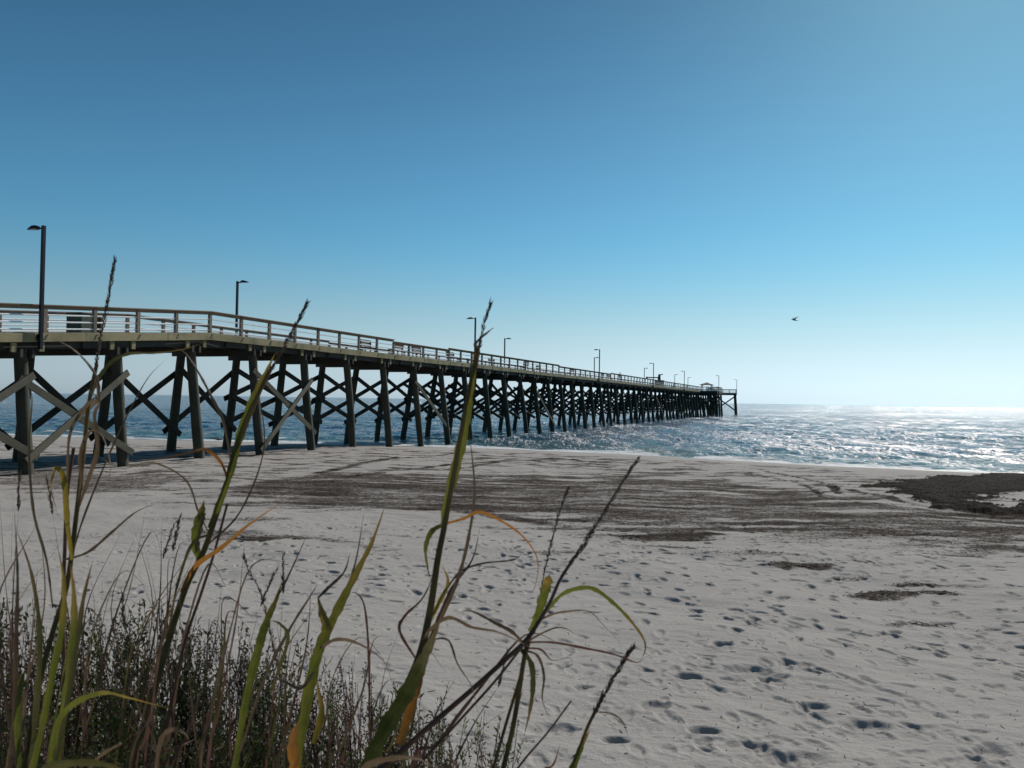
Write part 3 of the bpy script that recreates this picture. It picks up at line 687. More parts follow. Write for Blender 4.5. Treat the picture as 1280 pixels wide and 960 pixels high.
# ------------------------------------------------------------------ person on the pier
def skin_obj(name, pts, edges, rad, mat, parent=None, sub_=2):
    me = bpy.data.meshes.new(name); me.from_pydata(pts, edges, []); me.materials.append(mat)
    o = bpy.data.objects.new(name, me); C.objects.link(o)
    o.modifiers.new('skin', 'SKIN').use_smooth_shade = True
    for i, r_ in enumerate(rad): me.skin_vertices[0].data[i].radius = (r_, r_*.85)
    me.skin_vertices[0].data[0].use_root = True
    s = o.modifiers.new('sub', 'SUBSURF'); s.levels = sub_; s.render_levels = sub_
    if parent: o.parent = parent
    return o
M['skin'] = plain('skin', (.35, .21, .15), .6); M['jacket'] = plain('jacket', (.03, .035, .05), .85); M['jeans'] = plain('jeans', (.04, .05, .08), .85); M['hair'] = plain('hair', (.03, .02, .015), .8)
def make_person(loc, rz, label):
    r = empty('person', loc, label, 'person', rz=rz)
    pts = [(0,0,.95), (0,0,1.18), (0,0,1.42), (0,0,1.52), (0,.0,1.62), (0,.0,1.72)] + [
           (-.1,0,.9), (-.11,.02,.5), (-.11,0,.09), (-.11,.14,.04), (.1,0,.9), (.12,.0,.5), (.12,-.03,.09), (.12,.11,.04)] + [
           (-.19,0,1.41), (-.25,.04,1.14), (-.20,.20,1.02), (.19,0,1.41), (.25,.04,1.14), (.20,.20,1.02)]
    for sx in (-1, 1): pts.append((sx*.17, .28, 1.02))
    ed = [(0,1),(1,2),(2,3),(3,4),(4,5),(0,6),(6,7),(7,8),(8,9),(0,10),(10,11),(11,12),(12,13),(2,14),(14,15),(15,16),(2,17),(17,18),(18,19),(16,20),(19,21)]
    rad = [.15,.14,.15,.06,.095,.085,.1,.07,.05,.045,.1,.07,.05,.045,.07,.05,.038,.07,.05,.038,.035,.035]
    skin_obj('body', pts, ed, rad, M['skin'], r)
    jp = [(0,0,.9), (0,0,1.18), (0,0,1.42), (-.19,0,1.41), (-.25,.04,1.14), (-.205,.18,1.03), (.19,0,1.41), (.25,.04,1.14), (.205,.18,1.03)]
    skin_obj('jacket', jp, [(0,1),(1,2),(2,3),(3,4),(4,5),(2,6),(6,7),(7,8)], [.18,.165,.17,.09,.07,.055,.09,.07,.055], M['jacket'], r)
    tp = [(0,0,.95), (-.1,0,.88), (-.11,.02,.5), (-.11,0,.1), (.1,0,.88), (.12,0,.5), (.12,-.03,.1)]
    skin_obj('trousers', tp, [(0,1),(1,2),(2,3),(0,4),(4,5),(5,6)], [.165,.115,.085,.07,.115,.085,.07], M['jeans'], r)
    skin_obj('hair', [(0,-.02,1.66), (0,-.03,1.75)], [(0,1)], [.1,.09], M['hair'], r)
make_person(S_(98.5, -1.2, BZ), 1.2, 'person in dark clothes standing at the near rail of the pier')

# ------------------------------------------------------------------ birds
M['bird'] = plain('bird_feathers', (.06, .055, .05), .8)
def make_bird(loc, rz, s, label, wing_up=.6, tilt=0):
    r = empty('bird', loc, label, 'bird', 'birds over the beach', rz=rz); r.scale = (s, s, s); r.rotation_euler.y = tilt
    MB().tube([(-.34, 0, .0), (-.2, 0, .0), (-.08, 0, 0), (.06, 0, .0), (.16, 0, .015), (.21, 0, .03), (.25, 0, .03), (.29, 0, .02), (.35, 0, .01)], [.02, .03, .055, .065, .05, .035, .038, .028, .004], 10).build('body', M['bird'], r, smooth=True, origin=(0,0,0))
    for sy in (-1, 1):
        u = wing_up; vs_ = []
        for f, c, dx in ((0, .16, .0), (.3, .17, .04), (.6, .12, .0), (1, .02, -.16)):
            y = sy*(.04+f*.52*math.cos(u)); z = .03+f*.52*math.sin(u)*(1-.25*f)
            vs_ += [(dx+c/2, y, z), (dx-c/2, y, z-.01), (dx, y, z+.018)]
        fs = []
        for i in range(3):
            a = 3*i; fs += [(a, a+3, a+5, a+2), (a+2, a+5, a+4, a+1), (a+1, a+4, a+3, a)]
        MB().add(vs_, fs).build('wing', M['bird'], r, origin=(0,0,0))
    MB().add([(-.3, -.03, 0), (-.3, .03, 0), (-.45, -.07, 0), (-.45, .07, 0), (-.3, 0, .015)], [(0, 2, 4), (4, 2, 3), (4, 3, 1), (0, 1, 3, 2)]).build('tail', M['bird'], r, origin=(0,0,0))
p = at(993, 400, 45); make_bird(p, R(190), .62, 'dark bird flying in the clear sky right of the pier', .75, R(-8))
p = at(272, 549, 58); make_bird(p, R(10), 1.1, 'dark bird skimming the shoreline seen between the pier piles', .25, R(12))

# ------------------------------------------------------------------ vegetation of the low dune
def leafmat(name, c1, c2, tip, trans=.35, rough=.5):
    t = NT(name)
    a = t.n('Attribute', attribute_name='along').outputs['Fac']
    n = t.noise(t.geo((1, 1, 1)), 22, 4, .6); cx_ = t.n('CombineXYZ'); t.l(t.math('MULTIPLY', t.n('Attribute', attribute_name='across').outputs['Fac'], 9), cx_.inputs[0]); t.l(t.math('MULTIPLY', a, 3), cx_.inputs[1])
    st = t.noise(cx_.outputs[0], 2.2, 3); sp = t.noise(t.geo((1, 1, 1)), 130, 3, .7)
    c = t.mix(t.ramp(n, [(.35, (0,)*3), (.65, (1,)*3)]), c1, c2)
    c = t.mix(t.ramp(t.math('ADD', a, t.math('MULTIPLY', t.math('SUBTRACT', n, .5), .5)), [(.55, (0,)*3), (.9, (1,)*3)]), c, tip)
    c = t.mix(t.math('MULTIPLY', t.ramp(st, [(.4, (0,)*3), (.6, (1,)*3)]), .55), c, tuple(x*.5 for x in c1))
    c = t.mix(t.ramp(sp, [(.58, (0,)*3), (.66, (.8,)*3)]), c, tuple(x*.5 for x in tip))
    t.l(t.bump(st, .0012, 1.0), t.p.inputs['Normal'])
    t.l(c, t.p.inputs['Base Color']); t.p.inputs['Roughness'].default_value = rough; t.p.inputs['Specular IOR Level'].default_value = .3
    tr = t.n('BsdfTranslucent'); t.l(c, tr.inputs[0]); ms = t.n('MixShader'); ms.inputs[0].default_value = trans
    t.l(t.p.outputs[0], ms.inputs[1]); t.l(tr.outputs[0], ms.inputs[2]); t.l(ms.outputs[0], t.out.inputs[0]); return t.m
L = {
 'green': leafmat('green_leaf', (.080, .095, .014), (.155, .155, .024), (.32, .20, .05), .58),
 'olive': leafmat('olive_leaf', (.065, .064, .020), (.12, .105, .032), (.22, .14, .05), .42),
 'orange': leafmat('orange_leaf', (.36, .135, .022), (.24, .12, .025), (.36, .17, .06), .5),
 'yellow': leafmat('yellow_leaf', (.28, .20, .025), (.17, .15, .03), (.36, .18, .04), .5),
 'tan': leafmat('tan_leaf', (.19, .125, .07), (.12, .078, .045), (.26, .19, .13), .35),
 'purple': leafmat('purple_brown_leaf', (.095, .044, .032), (.16, .078, .052), (.18, .10, .07), .3),
 'brown': leafmat('brown_stem', (.085, .055, .030), (.15, .095, .052), (.18, .12, .075), .25),
 'dark': leafmat('dark_twig', (.050, .034, .026), (.11, .068, .050), (.13, .08, .06), .2),
 'seed': leafmat('seed_spike', (.13, .09, .06), (.24, .17, .12), (.26, .19, .13), .4),
 'shrub': leafmat('shrub_leaf', (.055, .072, .020), (.11, .13, .036), (.13, .13, .05), .5),
 'lime': leafmat('lime_leaf', (.09, .14, .025), (.13, .19, .04), (.15, .2, .05), .45),
}
def crm(P_, n):
    P_ = [P_[0]*2-P_[1]]+list(P_)+[P_[-1]*2-P_[-2]]; out = []
    for i in range(1, len(P_)-2):
        for k in range(n):
            f = k/n; a, b, c, d = P_[i-1:i+3]
            out.append(.5*((2*b)+(c-a)*f+(2*a-5*b+4*c-d)*f*f+(-a+3*b-3*c+d)*f**3))
    out.append(P_[-2]); return out
def finish(name, vs_, fs, al, mat, parent, smooth=True, ac=None):
    m = bpy.data.meshes.new(name); o0 = parent.location if parent is not None else Vector((0, 0, 0))
    m.from_pydata([tuple(Vector(v)-o0) for v in vs_], [], fs); m.update(); m.materials.append(mat)
    m.polygons.foreach_set('use_smooth', [smooth]*len(m.polygons))
    a = m.attributes.new('along', 'FLOAT', 'POINT'); a.data.foreach_set('value', al)
    if ac: b = m.attributes.new('across', 'FLOAT', 'POINT'); b.data.foreach_set('value', ac)
    o = bpy.data.objects.new(name, m); C.objects.link(o)
    if parent is not None: o.parent = parent
    return o
def ribbon(pts, wf, twist=0, fold=.25, seg=7, spin=0):
    """grass blade: three points across so that it folds along its midrib"""
    c = crm(pts, seg); n = len(c); vs_ = []; fs = []; al = []
    for i, p in enumerate(c):
        f = i/(n-1); d = (c[min(i+1, n-1)]-c[max(i-1, 0)]).normalized()
        s = d.cross(Vector((0, 1, 0)))
        if s.length < 1e-4: s = Vector((1, 0, 0))
        s.normalize(); q = Matrix.Rotation(twist+spin*f, 3, d); s = q @ s; u = d.cross(s)
        w_ = wf(f)/2*(1+.22*(math.sin(i*1.7+pts[0].x*90)*math.sin(i*.61+pts[0].y*37)))
        vs_ += [p-s*w_, p+u*w_*fold*1.6, p+s*w_]; al += [f]*3
        if i: a = 3*(i-1); fs += [(a, a+1, a+4, a+3), (a+1, a+2, a+5, a+4)]
    return vs_, fs, al
def blade_w(w, base=.55, peak=.3):
    return lambda f: w*((base+(1-base)*min(f/peak, 1)) if f < peak else max(.04, (1-((f-peak)/(1-peak))**1.6)))
def pxpts(pl, y0, y1, bulge=0):
    n = len(pl); return [at(px, py, y0+(y1-y0)*i/(n-1)+bulge*math.sin(math.pi*i/(n-1))) for i, (px, py) in enumerate(pl)]
def px2m(w, Y): return w*Y/F
def add_leaf(parent, pl, y0, y1, wpx, mat, twist=0, spin=0, base=.6, peak=.3, bulge=0, name='leaf'):
    pts = pxpts(pl, y0, y1, bulge); v_, f_, a_ = ribbon(pts, blade_w(px2m(wpx*.8, (y0+y1)/2), base, peak), twist, spin=spin)
    return finish(name, v_, f_, a_, L[mat], parent, ac=[.0, .5, 1.]*(len(v_)//3))
def add_stem(parent, pl, y0, y1, w0, w1, mat, root=None, name='stem'):
    """pl runs from the bottom of the picture up; the stem goes on down to the sand"""
    pts = pxpts(pl, y0, y1); Y = (y0+y1)/2
    b = pts[0]; rx = b.x+(b.x-pts[1].x)*.35 if root is None else root
    g = ground_h1(rx, b.y)-.03
    lead = []
    if b.z > g+.05:
        rt = Vector((rx, b.y, g)); e = b+(b-pts[1]).normalized()*.06; lead = [rt, rt.lerp(e, .45), rt.lerp(e, .75), rt.lerp(e, .92), e]
    P_ = crm(lead+pts, 6); n = len(P_); m = MB(); m.tube(P_, [px2m(w0+(w1-w0)*i/(n-1), Y)/2 for i in range(n)], 7)
    return finish(name, m.v, m.f, [i//7/n for i in range(len(m.v))][:len(m.v)], L[mat], parent)
def add_seeds(parent, pl, y0, y1, wpx, n, mat='seed', ln=.009, name='seed_head'):
    pts = crm(pxpts(pl, y0, y1), 10); vs_ = []; fs = []; al = []; Y = (y0+y1)/2
    m = MB(); m.tube(pts, [px2m(1.6, Y)/2*(1-.7*i/len(pts)) for i in range(len(pts))], 5)
    n = int(n*1.6); ln *= .9
    for i in range(n):
        f = (i+random.random())/n; k = min(int(f*(len(pts)-1)), len(pts)-2); p = pts[k].lerp(pts[k+1], f*(len(pts)-1)-k)
        d = (pts[k+1]-pts[k]).normalized(); a = random.uniform(0, 6.28); o = d.orthogonal().normalized(); o = Matrix.Rotation(a, 3, d) @ o
        r = px2m(wpx*.8, Y)/2*(1-.6*f)*random.uniform(.5, 1.2); q = p+o*r*.4; dd = (d*1.0+o*random.uniform(.12, .4)).normalized(); l = ln*random.choice([.5, .8, 1.0, 1.3, 2.0])*random.uniform(.8, 1.2); s = dd.cross(o).normalized()*ln*.13; o2 = dd.cross(s).normalized()*ln*.13
        m.add([q, q+dd*l*.45+s, q+dd*l*.45-s*.6+o2, q+dd*l*.45-s*.6-o2, q+dd*l], [(0, 1, 2), (0, 2, 3), (0, 3, 1), (4, 2, 1), (4, 3, 2), (4, 1, 3)])
    return finish(name, m.v, m.f, [.2]*len(m.v), L[mat], parent, False)
def plant(label, px, Y, name='dune_grass', cat='grass plant', group='tall grasses on the dune'):
    p = at(px, 980, Y); return empty(name, (p.x, Y, ground_h1(p.x, Y)), label, cat, group)

# A: tall stalk at the left
p = plant('tallest seed stalk at the left, rising in front of the pier ramp', 60, 1.5)
add_stem(p, [(30,960),(48,860),(66,790),(84,730),(96,640),(104,570),(112,500),(121,455)], 1.5, 1.5, 9, 4.5, 'olive')
add_stem(p, [(76,960),(80,860),(79,760),(81,690),(84,620),(92,560)], 1.52, 1.51, 6, 4, 'purple')
add_seeds(p, [(120,460),(126,420),(134,380),(139,350),(143,326)], 1.5, 1.5, 9, 130)
add_leaf(p, [(84,600),(88,540),(110,505),(122,500),(120,470),(98,442),(74,427),(46,424)], 1.5, 1.42, 6, 'tan', spin=1.5)
add_leaf(p, [(104,560),(112,500),(132,460),(158,443),(196,441),(232,436),(258,427)], 1.5, 1.6, 6, 'olive', spin=1.2)
add_leaf(p, [(96,640),(110,600),(122,560),(118,520),(124,500),(106,484)], 1.5, 1.45, 7, 'tan', spin=1)
add_leaf(p, [(90,700),(84,650),(80,600),(70,585),(64,610),(74,650)], 1.45, 1.42, 9, 'yellow', spin=.6)
add_leaf(p, [(96,640),(102,600),(100,570),(112,540),(128,545),(138,580),(135,610)], 1.5, 1.4, 6, 'tan', spin=2)
add_leaf(p, [(66,760),(58,700),(42,640),(36,560),(40,500),(34,470)], 1.5, 1.55, 4, 'tan', spin=1)
add_leaf(p, [(80,700),(110,690),(140,665),(170,640),(200,628)], 1.5, 1.4, 4.5, 'brown', spin=1)
add_leaf(p, [(84,730),(100,660),(140,560),(180,480),(206,450)], 1.52, 1.7, 3.2, 'brown')
# B: second stalk
p = plant('leaning seed stalk second from the left, crossing the pier between two piles', 200, 1.45)
add_stem(p, [(160,960),(185,890),(208,810),(232,735),(254,690),(270,645),(285,600),(300,550),(322,495),(338,462)], 1.45, 1.45, 11, 5, 'olive')
add_stem(p, [(200,960),(214,880),(232,800),(252,740),(268,690),(284,630)], 1.5, 1.46, 6, 3, 'purple')
add_seeds(p, [(336,466),(352,440),(366,412),(376,395),(384,379)], 1.45, 1.45, 9, 120)
add_leaf(p, [(250,700),(244,680),(248,655),(252,640),(255,625)], 1.45, 1.5, 17, 'green', peak=.5)
add_leaf(p, [(262,660),(285,600),(300,545),(316,500),(330,470),(345,440)], 1.44, 1.46, 13, 'green', spin=.6, peak=.45)
add_leaf(p, [(285,600),(276,578),(258,562),(236,566),(196,574),(150,577)], 1.45, 1.35, 5.5, 'orange', spin=1)
add_leaf(p, [(290,585),(280,530),(264,495),(246,462),(230,440),(208,432)], 1.45, 1.55, 4.5, 'tan', spin=1.5)
add_leaf(p, [(226,740),(244,708),(276,685),(312,655),(352,628)], 1.45, 1.35, 8, 'orange', spin=.8)
add_leaf(p, [(262,668),(240,680),(222,730),(212,780),(200,810)], 1.42, 1.35, 5, 'olive')
add_leaf(p, [(262,668),(248,640),(232,600),(190,578),(150,585),(110,560)], 1.5, 1.6, 3, 'tan')
add_leaf(p, [(232,740),(252,690),(300,640),(330,560),(322,480),(316,400)], 1.5, 1.75, 3, 'brown')
# C: middle stalk
p = plant('tall seed stalk in the middle with broad green sheath and orange base', 500, 1.3)
add_stem(p, [(440,985),(480,920),(508,860),(526,815),(538,760),(547,700),(556,655),(566,600),(580,520),(590,470)], 1.25, 1.3, 16, 5, 'olive')
add_seeds(p, [(588,480),(594,450),(600,428),(606,402),(612,381)], 1.3, 1.3, 8, 80)
add_leaf(p, [(553,672),(556,640),(568,590),(580,540),(588,490),(594,450),(596,425)], 1.29, 1.3, 16, 'green', peak=.35, base=.3)
add_leaf(p, [(588,500),(592,470),(598,440),(594,430),(610,415),(618,409)], 1.3, 1.3, 6, 'brown')
add_leaf(p, [(455,965),(480,915),(506,870),(526,830),(540,800),(552,770)], 1.0, 1.2, 24, 'green', peak=.35, base=.8)
add_leaf(p, [(500,930),(512,890),(524,850),(532,825),(545,800)], 1.15, 1.22, 15, 'orange', base=.9, peak=.3, twist=.4)
add_leaf(p, [(556,655),(540,664),(532,685),(535,712),(540,730)], 1.3, 1.25, 9, 'green', spin=1.2)
add_leaf(p, [(556,655),(580,648),(600,640),(628,652),(655,672),(672,700),(668,735),(655,740)], 1.3, 1.2, 6, 'orange', spin=1.5)
add_leaf(p, [(525,830),(548,780),(570,730),(584,680),(593,620),(590,570),(586,540)], 1.28, 1.35, 6, 'tan', spin=.5)
add_leaf(p, [(528,800),(540,785),(562,772),(590,784),(622,790),(655,805),(672,815)], 1.25, 1.15, 7, 'tan', spin=1)
add_leaf(p, [(530,790),(548,755),(560,728),(552,705)], 1.28, 1.3, 7, 'yellow')
add_leaf(p, [(540,770),(570,720),(600,705),(640,700),(655,690)], 1.28, 1.4, 3.5, 'brown')
add_leaf(p, [(536,800),(560,800),(572,830),(590,860),(600,905)], 1.2, 1.12, 4, 'tan', spin=1)
add_leaf(p, [(524,830),(500,790),(506,770),(530,745),(548,700)], 1.3, 1.35, 5, 'purple')
add_leaf(p, [(515,850),(545,780),(565,735),(590,700),(600,660)], 1.35, 1.5, 5, 'purple')
# D: right stalk
p = plant('reddish seed stalk leaning right, rightmost of the tall grasses', 560, 1.35)
add_stem(p, [(490,950),(540,905),(590,862),(630,826),(655,803),(672,780),(688,752),(700,725),(716,700)], 1.2, 1.3, 9, 4, 'purple', root=-.35)
add_stem(p, [(520,960),(575,900),(620,850),(650,812),(668,790)], 1.25, 1.3, 4, 3, 'purple', root=-.3)
add_seeds(p, [(712,706),(730,680),(752,645),(775,608),(797,574)], 1.3, 1.3, 9, 150)
add_leaf(p, [(664,790),(672,770),(680,745),(684,730),(687,718)], 1.3, 1.3, 15, 'green', base=.7, peak=.8)
add_leaf(p, [(683,765),(700,745),(720,736),(742,736),(768,755),(790,778),(805,800),(806,815),(799,826)], 1.3, 1.2, 7, 'green', peak=.2)
add_leaf(p, [(670,778),(690,768),(712,764),(736,764),(755,782),(772,800),(779,818)], 1.3, 1.2, 5, 'tan', spin=2)
add_leaf(p, [(655,803),(690,803),(730,810),(768,818),(795,828),(806,822),(818,816)], 1.3, 1.22, 4.5, 'purple', spin=1)
add_leaf(p, [(655,810),(676,812),(690,825),(712,822),(716,834)], 1.3, 1.25, 5, 'purple', spin=2)
add_leaf(p, [(640,825),(655,805),(690,786),(708,786),(722,796)], 1.3, 1.35, 3, 'tan')
add_leaf(p, [(655,805),(640,790),(618,778),(590,764),(572,766)], 1.3, 1.2, 6, 'tan', spin=1)
add_leaf(p, [(650,810),(664,830),(666,860),(662,890),(655,920)], 1.3, 1.25, 9, 'olive', spin=.5)
add_leaf(p, [(654,812),(672,820),(680,845),(678,875),(690,905)], 1.3, 1.2, 5, 'tan', spin=1)
add_stem(p, [(628,965),(640,915),(648,870),(654,830),(660,800)], 1.3, 1.3, 7, 6, 'olive')
add_stem(p, [(615,965),(634,900),(652,840),(662,800)], 1.32, 1.3, 4, 4, 'olive')
add_seeds(p, [(668,786),(676,740),(686,690),(698,645),(710,612)], 1.35, 1.4, 5, 70, 'brown')
# E: lower right spike
p = plant('short bristly seed spike alone at the lower right of the grasses', 720, 1.3)
add_stem(p, [(700,1010),(716,962),(732,915),(746,885)], 1.3, 1.3, 6, 4, 'olive')
add_seeds(p, [(740,898),(755,868),(770,842),(782,822),(791,810)], 1.3, 1.3, 10, 150)
add_leaf(p, [(705,985),(716,960),(728,930),(738,912)], 1.28, 1.3, 11, 'green', base=.8)
add_leaf(p, [(746,890),(764,892),(778,902),(786,922)], 1.3, 1.25, 3, 'tan')
p = plant('bare thin stalk rising just left of the short bristly spike', 650, 1.35)
add_stem(p, [(630,985),(655,950),(685,915),(714,876)], 1.35, 1.35, 4.5, 2, 'purple')
add_leaf(p, [(655,975),(680,962),(692,955),(700,930)], 1.35, 1.3, 5, 'purple')
# F
p = plant('broad green blade left of the middle stalk, with curling side leaves', 380, 1.3)
add_leaf(p, [(355,1010),(372,945),(384,880),(398,815),(422,762),(446,715),(466,675),(482,630)], 1.2, 1.35, 16, 'green', base=.7, peak=.4)
add_leaf(p, [(372,960),(380,890),(392,830),(408,790),(402,765),(397,745)], 1.2, 1.25, 15, 'green', base=.7, peak=.6, spin=.5)
add_leaf(p, [(397,748),(410,735),(430,715),(438,690)], 1.25, 1.3, 5, 'brown')
add_leaf(p, [(400,810),(418,800),(438,801),(462,812),(482,830),(492,860)], 1.22, 1.15, 7, 'tan', spin=1.2)
add_leaf(p, [(362,1000),(368,960),(366,925),(374,900)], 1.1, 1.12, 18, 'orange', base=.8, peak=.5)
add_leaf(p, [(392,840),(376,860),(352,850),(330,842)], 1.2, 1.15, 6, 'tan', spin=1)
add_leaf(p, [(392,930),(402,890),(395,850)], 1.15, 1.2, 12, 'yellow')
add_leaf(p, [(405,800),(430,745),(445,700),(455,640)], 1.28, 1.4, 4, 'brown')
add_leaf(p, [(463,980),(462,900),(461,820),(456,760),(446,742),(436,742)], 1.35, 1.4, 4, 'purple')
add_stem(p, [(356,1000),(366,950),(376,900),(386,850)], 1.2, 1.25, 12, 10, 'olive')
# G
p = plant('narrow dark blade with a thin brown spike, standing between the broad blade and the second stalk', 300, 1.35)
add_leaf(p, [(290,980),(305,890),(318,830),(332,780),(345,750),(352,728)], 1.3, 1.4, 14, 'green', base=.6, peak=.4)
add_leaf(p, [(345,750),(358,725),(372,695),(384,668)], 1.38, 1.45, 3, 'brown')
add_seeds(p, [(352,860),(338,790),(325,740),(312,715),(305,695)], 1.4, 1.45, 6, 60, 'purple')
add_leaf(p, [(300,940),(330,850),(360,790),(388,745),(398,728)], 1.3, 1.42, 5, 'tan')
add_leaf(p, [(340,860),(360,800),(350,780),(335,775)], 1.32, 1.3, 6, 'olive')
add_stem(p, [(280,985),(295,930),(312,860),(330,800)], 1.35, 1.38, 6, 3, 'brown')
p['label'] = 'narrow dark blade with thin brown spike, between broad blade and second stalk'
# H: far left greens
p = plant('cluster of broad green blades at the left edge below the pier', 60, 1.0)
add_leaf(p, [(30,1000),(48,930),(64,850),(78,780),(80,730),(74,690)], 1.0, 1.05, 12, 'green', base=.7, peak=.5)
add_leaf(p, [(70,1000),(74,930),(84,860),(92,790),(92,740),(88,705)], 1.0, 1.05, 13, 'green', base=.7, peak=.5)
add_leaf(p, [(60,1000),(80,900),(94,820),(104,750),(116,700)], .98, 1.05, 10, 'olive', base=.7, peak=.5)
add_leaf(p, [(10,990),(18,900),(20,800),(22,720),(18,640)], 1.05, 1.1, 9, 'brown', base=.7)
add_leaf(p, [(36,1000),(44,900),(50,800),(40,720),(20,660)], 1.05, 1.1, 10, 'olive')
add_leaf(p, [(24,960),(22,900),(28,845),(36,840)], .95, 1.0, 12, 'green')
p = plant('arching green blade sweeping right across the shrubs at the bottom left', 60, .95)
add_leaf(p, [(60,985),(70,910),(92,880),(128,866),(160,872),(212,886)], .95, .9, 10, 'green', spin=.7, peak=.4)
add_leaf(p, [(20,985),(60,960),(110,953),(150,962),(180,985)], .7, .68, 14, 'olive', spin=.4)
add_leaf(p, [(90,1000),(120,950),(150,930),(148,928)], .9, .85, 5, 'tan')
p = plant('curved pale dry blade arching low at the bottom, left of the middle stalk', 440, .85)
add_leaf(p, [(430,1000),(455,960),(490,948),(520,948),(545,960)], .85, .8, 11, 'tan', spin=.4)
add_leaf(p, [(190,1000),(200,930),(214,912),(230,916),(238,928)], .9, .85, 8, 'tan')
p['label'] = 'pale dry blades arching low over the shrubs at the bottom edge'

# filler tufts: thin, mostly dry stems
def tuft(label, cx, Y, n, hpx, lean, mats, wpx=(2, 5), top=(620, 760)):
    p = plant(label, cx, Y, 'dry_grass_tuft', 'grass tuft', 'thin dry tufts among the shrubs')
    g = random.Random(int(cx*7+Y*100))
    for i in range(int(n*.62)):
        bx = cx+g.gauss(0, 22); ty = g.uniform(*top); l_ = g.gauss(lean, 45); bow = g.gauss(0, 18)
        pl = [(bx, 1000), (bx+l_*.25+bow*.5, 1000-(1000-ty)*.35), (bx+l_*.6+bow, 1000-(1000-ty)*.7), (bx+l_, ty)]
        y0 = Y+g.uniform(-.1, .1); mat = g.choice(mats); w_ = g.uniform(*wpx)
        if g.random() < .22: pl.append((bx+l_+g.uniform(15, 50), ty+g.uniform(-6, 45)))
        pts = pxpts(pl, y0, y0+g.uniform(-.15, .25)); b = pts[0]; gz_ = ground_h1(b.x, b.y)-.02
        pts = [Vector((b.x, b.y, gz_))]+pts[1:] if b.z < gz_+.02 else [Vector((b.x, b.y, gz_))]+pts
        v_, f_, a_ = ribbon(pts, blade_w(px2m(w_, y0), .8, .3), g.uniform(-.6, .6), seg=5, spin=g.uniform(-1, 1)); finish('blade', v_, f_, a_, L[mat], p)
        if g.random() < .13: add_seeds(p, [pl[-1], (pl[-1][0]+l_*.06, pl[-1][1]-18), (pl[-1][0]+l_*.16, pl[-1][1]-44)], y0, y0, 5, 34, g.choice(['seed', 'brown']))
for a in [('dry stems crowding the left edge of the picture', 5, 1.5, 16, 0, 10, ['brown','purple','olive','tan'], (2,6), (600,740)),
          ('dry stems just right of the broad green blades at the left', 90, 1.7, 14, 0, 50, ['brown','purple','tan'], (2,4.5), (600,720)),
          ('dry tuft left of the second seed stalk', 150, 1.9, 16, 0, 45, ['brown','purple','olive'], (1.5,4), (640,760)),
          ('dense reddish stems at the foot of the second seed stalk', 190, 1.4, 18, 0, 55, ['purple','brown','brown'], (2,5), (650,790)),
          ('olive and brown stems right of the second seed stalk', 245, 1.5, 16, 0, 40, ['olive','brown','tan','purple'], (2,5), (700,800)),
          ('thin stems left of the broad green blade', 320, 1.6, 13, 0, 25, ['olive','brown','purple'], (2,4), (720,820)),
          ('low stems right of the broad green blade', 420, 1.6, 14, 0, 25, ['brown','olive','purple'], (2,4), (780,860)),
          ('mixed stems at the orange base of the middle stalk', 490, 1.35, 14, 0, 55, ['purple','brown','olive'], (2,5), (760,870)),
          ('low thin stems right of the middle stalk base', 570, 1.6, 9, 0, 20, ['purple','brown'], (1.5,3.5), (850,910))]:
    tuft(*a)

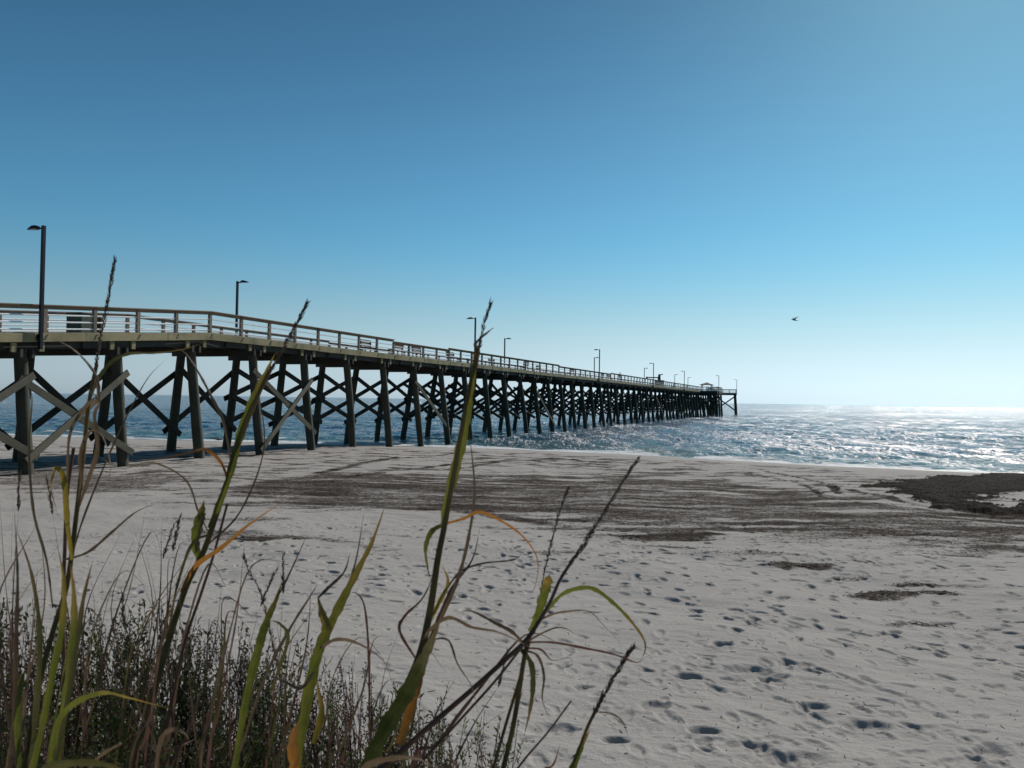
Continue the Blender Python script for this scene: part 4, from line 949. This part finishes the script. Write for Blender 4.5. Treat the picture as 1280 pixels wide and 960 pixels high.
# seaside shrubs: many upright twigs set with small dark buds and leaves
def shrub(label, cx, Y, wpx, top, n, mats, leafy=.3):
    p = plant(label, cx, Y, 'seaside_shrub', 'shrub', 'low twiggy shrubs on the dune'); g = random.Random(int(cx*3+Y*50))
    tw = {k: MB() for k in ('twigs', 'buds', 'leaves')}
    n = int(n*.92)
    for i in range(n):
        bx = cx+g.uniform(-.5, .5)*wpx; yy = Y+g.uniform(-.3, .3); ty = top+abs(g.gauss(0, 1))*62+abs(bx-cx)/wpx*50
        b = at(bx+g.gauss(0, 8), 1000, yy); gz_ = ground_h1(b.x, yy); tip = at(bx+g.gauss(4, 12), ty, yy+g.uniform(-.08, .08))
        base = Vector((b.x*.97, yy, gz_)); k = 5; bow = Vector((g.gauss(0, .045), g.gauss(0, .03), 0))
        P_ = [base.lerp(tip, j/k)+bow*math.sin(j/k*3.1)+Vector((g.gauss(0, .003), 0, 0)) for j in range(k+1)]
        tw['twigs'].tube(P_, [.0028*(1-.7*j/k) for j in range(k+1)], 4, False)
        ln = (tip-base).length; lf = g.random() < leafy
        side = []
        for q in range(g.randint(2, 5)):                       # side twigs
            f = g.uniform(.35, .9); a = base.lerp(tip, f); e = a+Vector((g.gauss(0, .03), g.gauss(0, .03), g.uniform(.04, .12))); tw['twigs'].tube([a, e], [.0015, .0008], 3, False); side.append((a, e))
        for (A, B, m_) in [(base.lerp(tip, .3), tip, int(ln*75))]+[(a, e, 7) for a, e in side]:
            for q in range(m_):
                f = q/m_; c = A.lerp(B, f)+Vector((g.gauss(0, .002), g.gauss(0, .002), 0)); d = Vector((g.gauss(0, 1), g.gauss(0, 1), g.uniform(.3, 1.6))).normalized()
                l = g.uniform(.006, .012) if not lf else g.uniform(.012, .026); wv = d.orthogonal().normalized()*l*(.32 if not lf else .16)
                if lf: tw['leaves'].add([c, c+d*l*.5+wv, c+d*l, c+d*l*.5-wv], [(0, 1, 2, 3)])
                else:
                    w2 = d.cross(wv); tw['buds'].add([c, c+d*l*.5+wv, c+d*l*.5-wv*.5+w2*.86, c+d*l*.5-wv*.5-w2*.86, c+d*l], [(0, 1, 2), (0, 2, 3), (0, 3, 1), (4, 2, 1), (4, 3, 2), (4, 1, 3)])
    for k, m in tw.items():
        if m.v: finish(k, m.v, m.f, [g.random()*.8 for _ in m.v], L[mats[k]], p, False)
mk = lambda a, b, c: {'twigs': a, 'buds': b, 'leaves': c}
for a in [('dark twiggy shrub in the lower left corner', 15, 2.0, 110, 735, 60, mk('purple','dark','shrub'), .35),
          ('purplish twiggy shrub behind the foot of the tallest stalk', 110, 2.3, 120, 752, 75, mk('purple','purple','shrub'), .45),
          ('budded shrub left of the second stalk, its top reaching highest', 185, 2.4, 110, 745, 75, mk('dark','dark','shrub'), .5),
          ('budded shrub right behind the second stalk', 270, 2.4, 110, 768, 70, mk('dark','dark','shrub'), .5),
          ('brown budded shrub between the second stalk and the broad blade', 345, 2.5, 100, 785, 60, mk('purple','dark','shrub'), .5),
          ('greenish leafy shrub low in front of the second stalk', 140, 1.9, 130, 850, 60, mk('brown','shrub','shrub'), .85),
          ('leafy shrub at the bottom below the narrow dark blade', 300, 2.0, 120, 850, 55, mk('brown','shrub','shrub'), .8),
          ('reddish twiggy shrub behind the broad green blade', 430, 2.5, 110, 815, 65, mk('purple','purple','lime'), .2),
          ('low shrub behind the orange base of the middle stalk', 510, 2.6, 100, 850, 50, mk('purple','dark','shrub'), .5),
          ('small leafy shrub below the crossing reddish stems', 590, 2.6, 80, 880, 34, mk('brown','dark','lime'), .5),
          ('dark low shrub at the bottom left under the arching blade', 60, 1.7, 150, 880, 70, mk('purple','dark','shrub'), .65),
          ('dark low shrub at the bottom between the tufts', 220, 1.8, 130, 880, 60, mk('purple','dark','shrub'), .65),
          ('dark low shrub at the bottom by the orange leaf', 400, 1.9, 120, 900, 55, mk('purple','dark','shrub'), .65)]:
    shrub(*a)
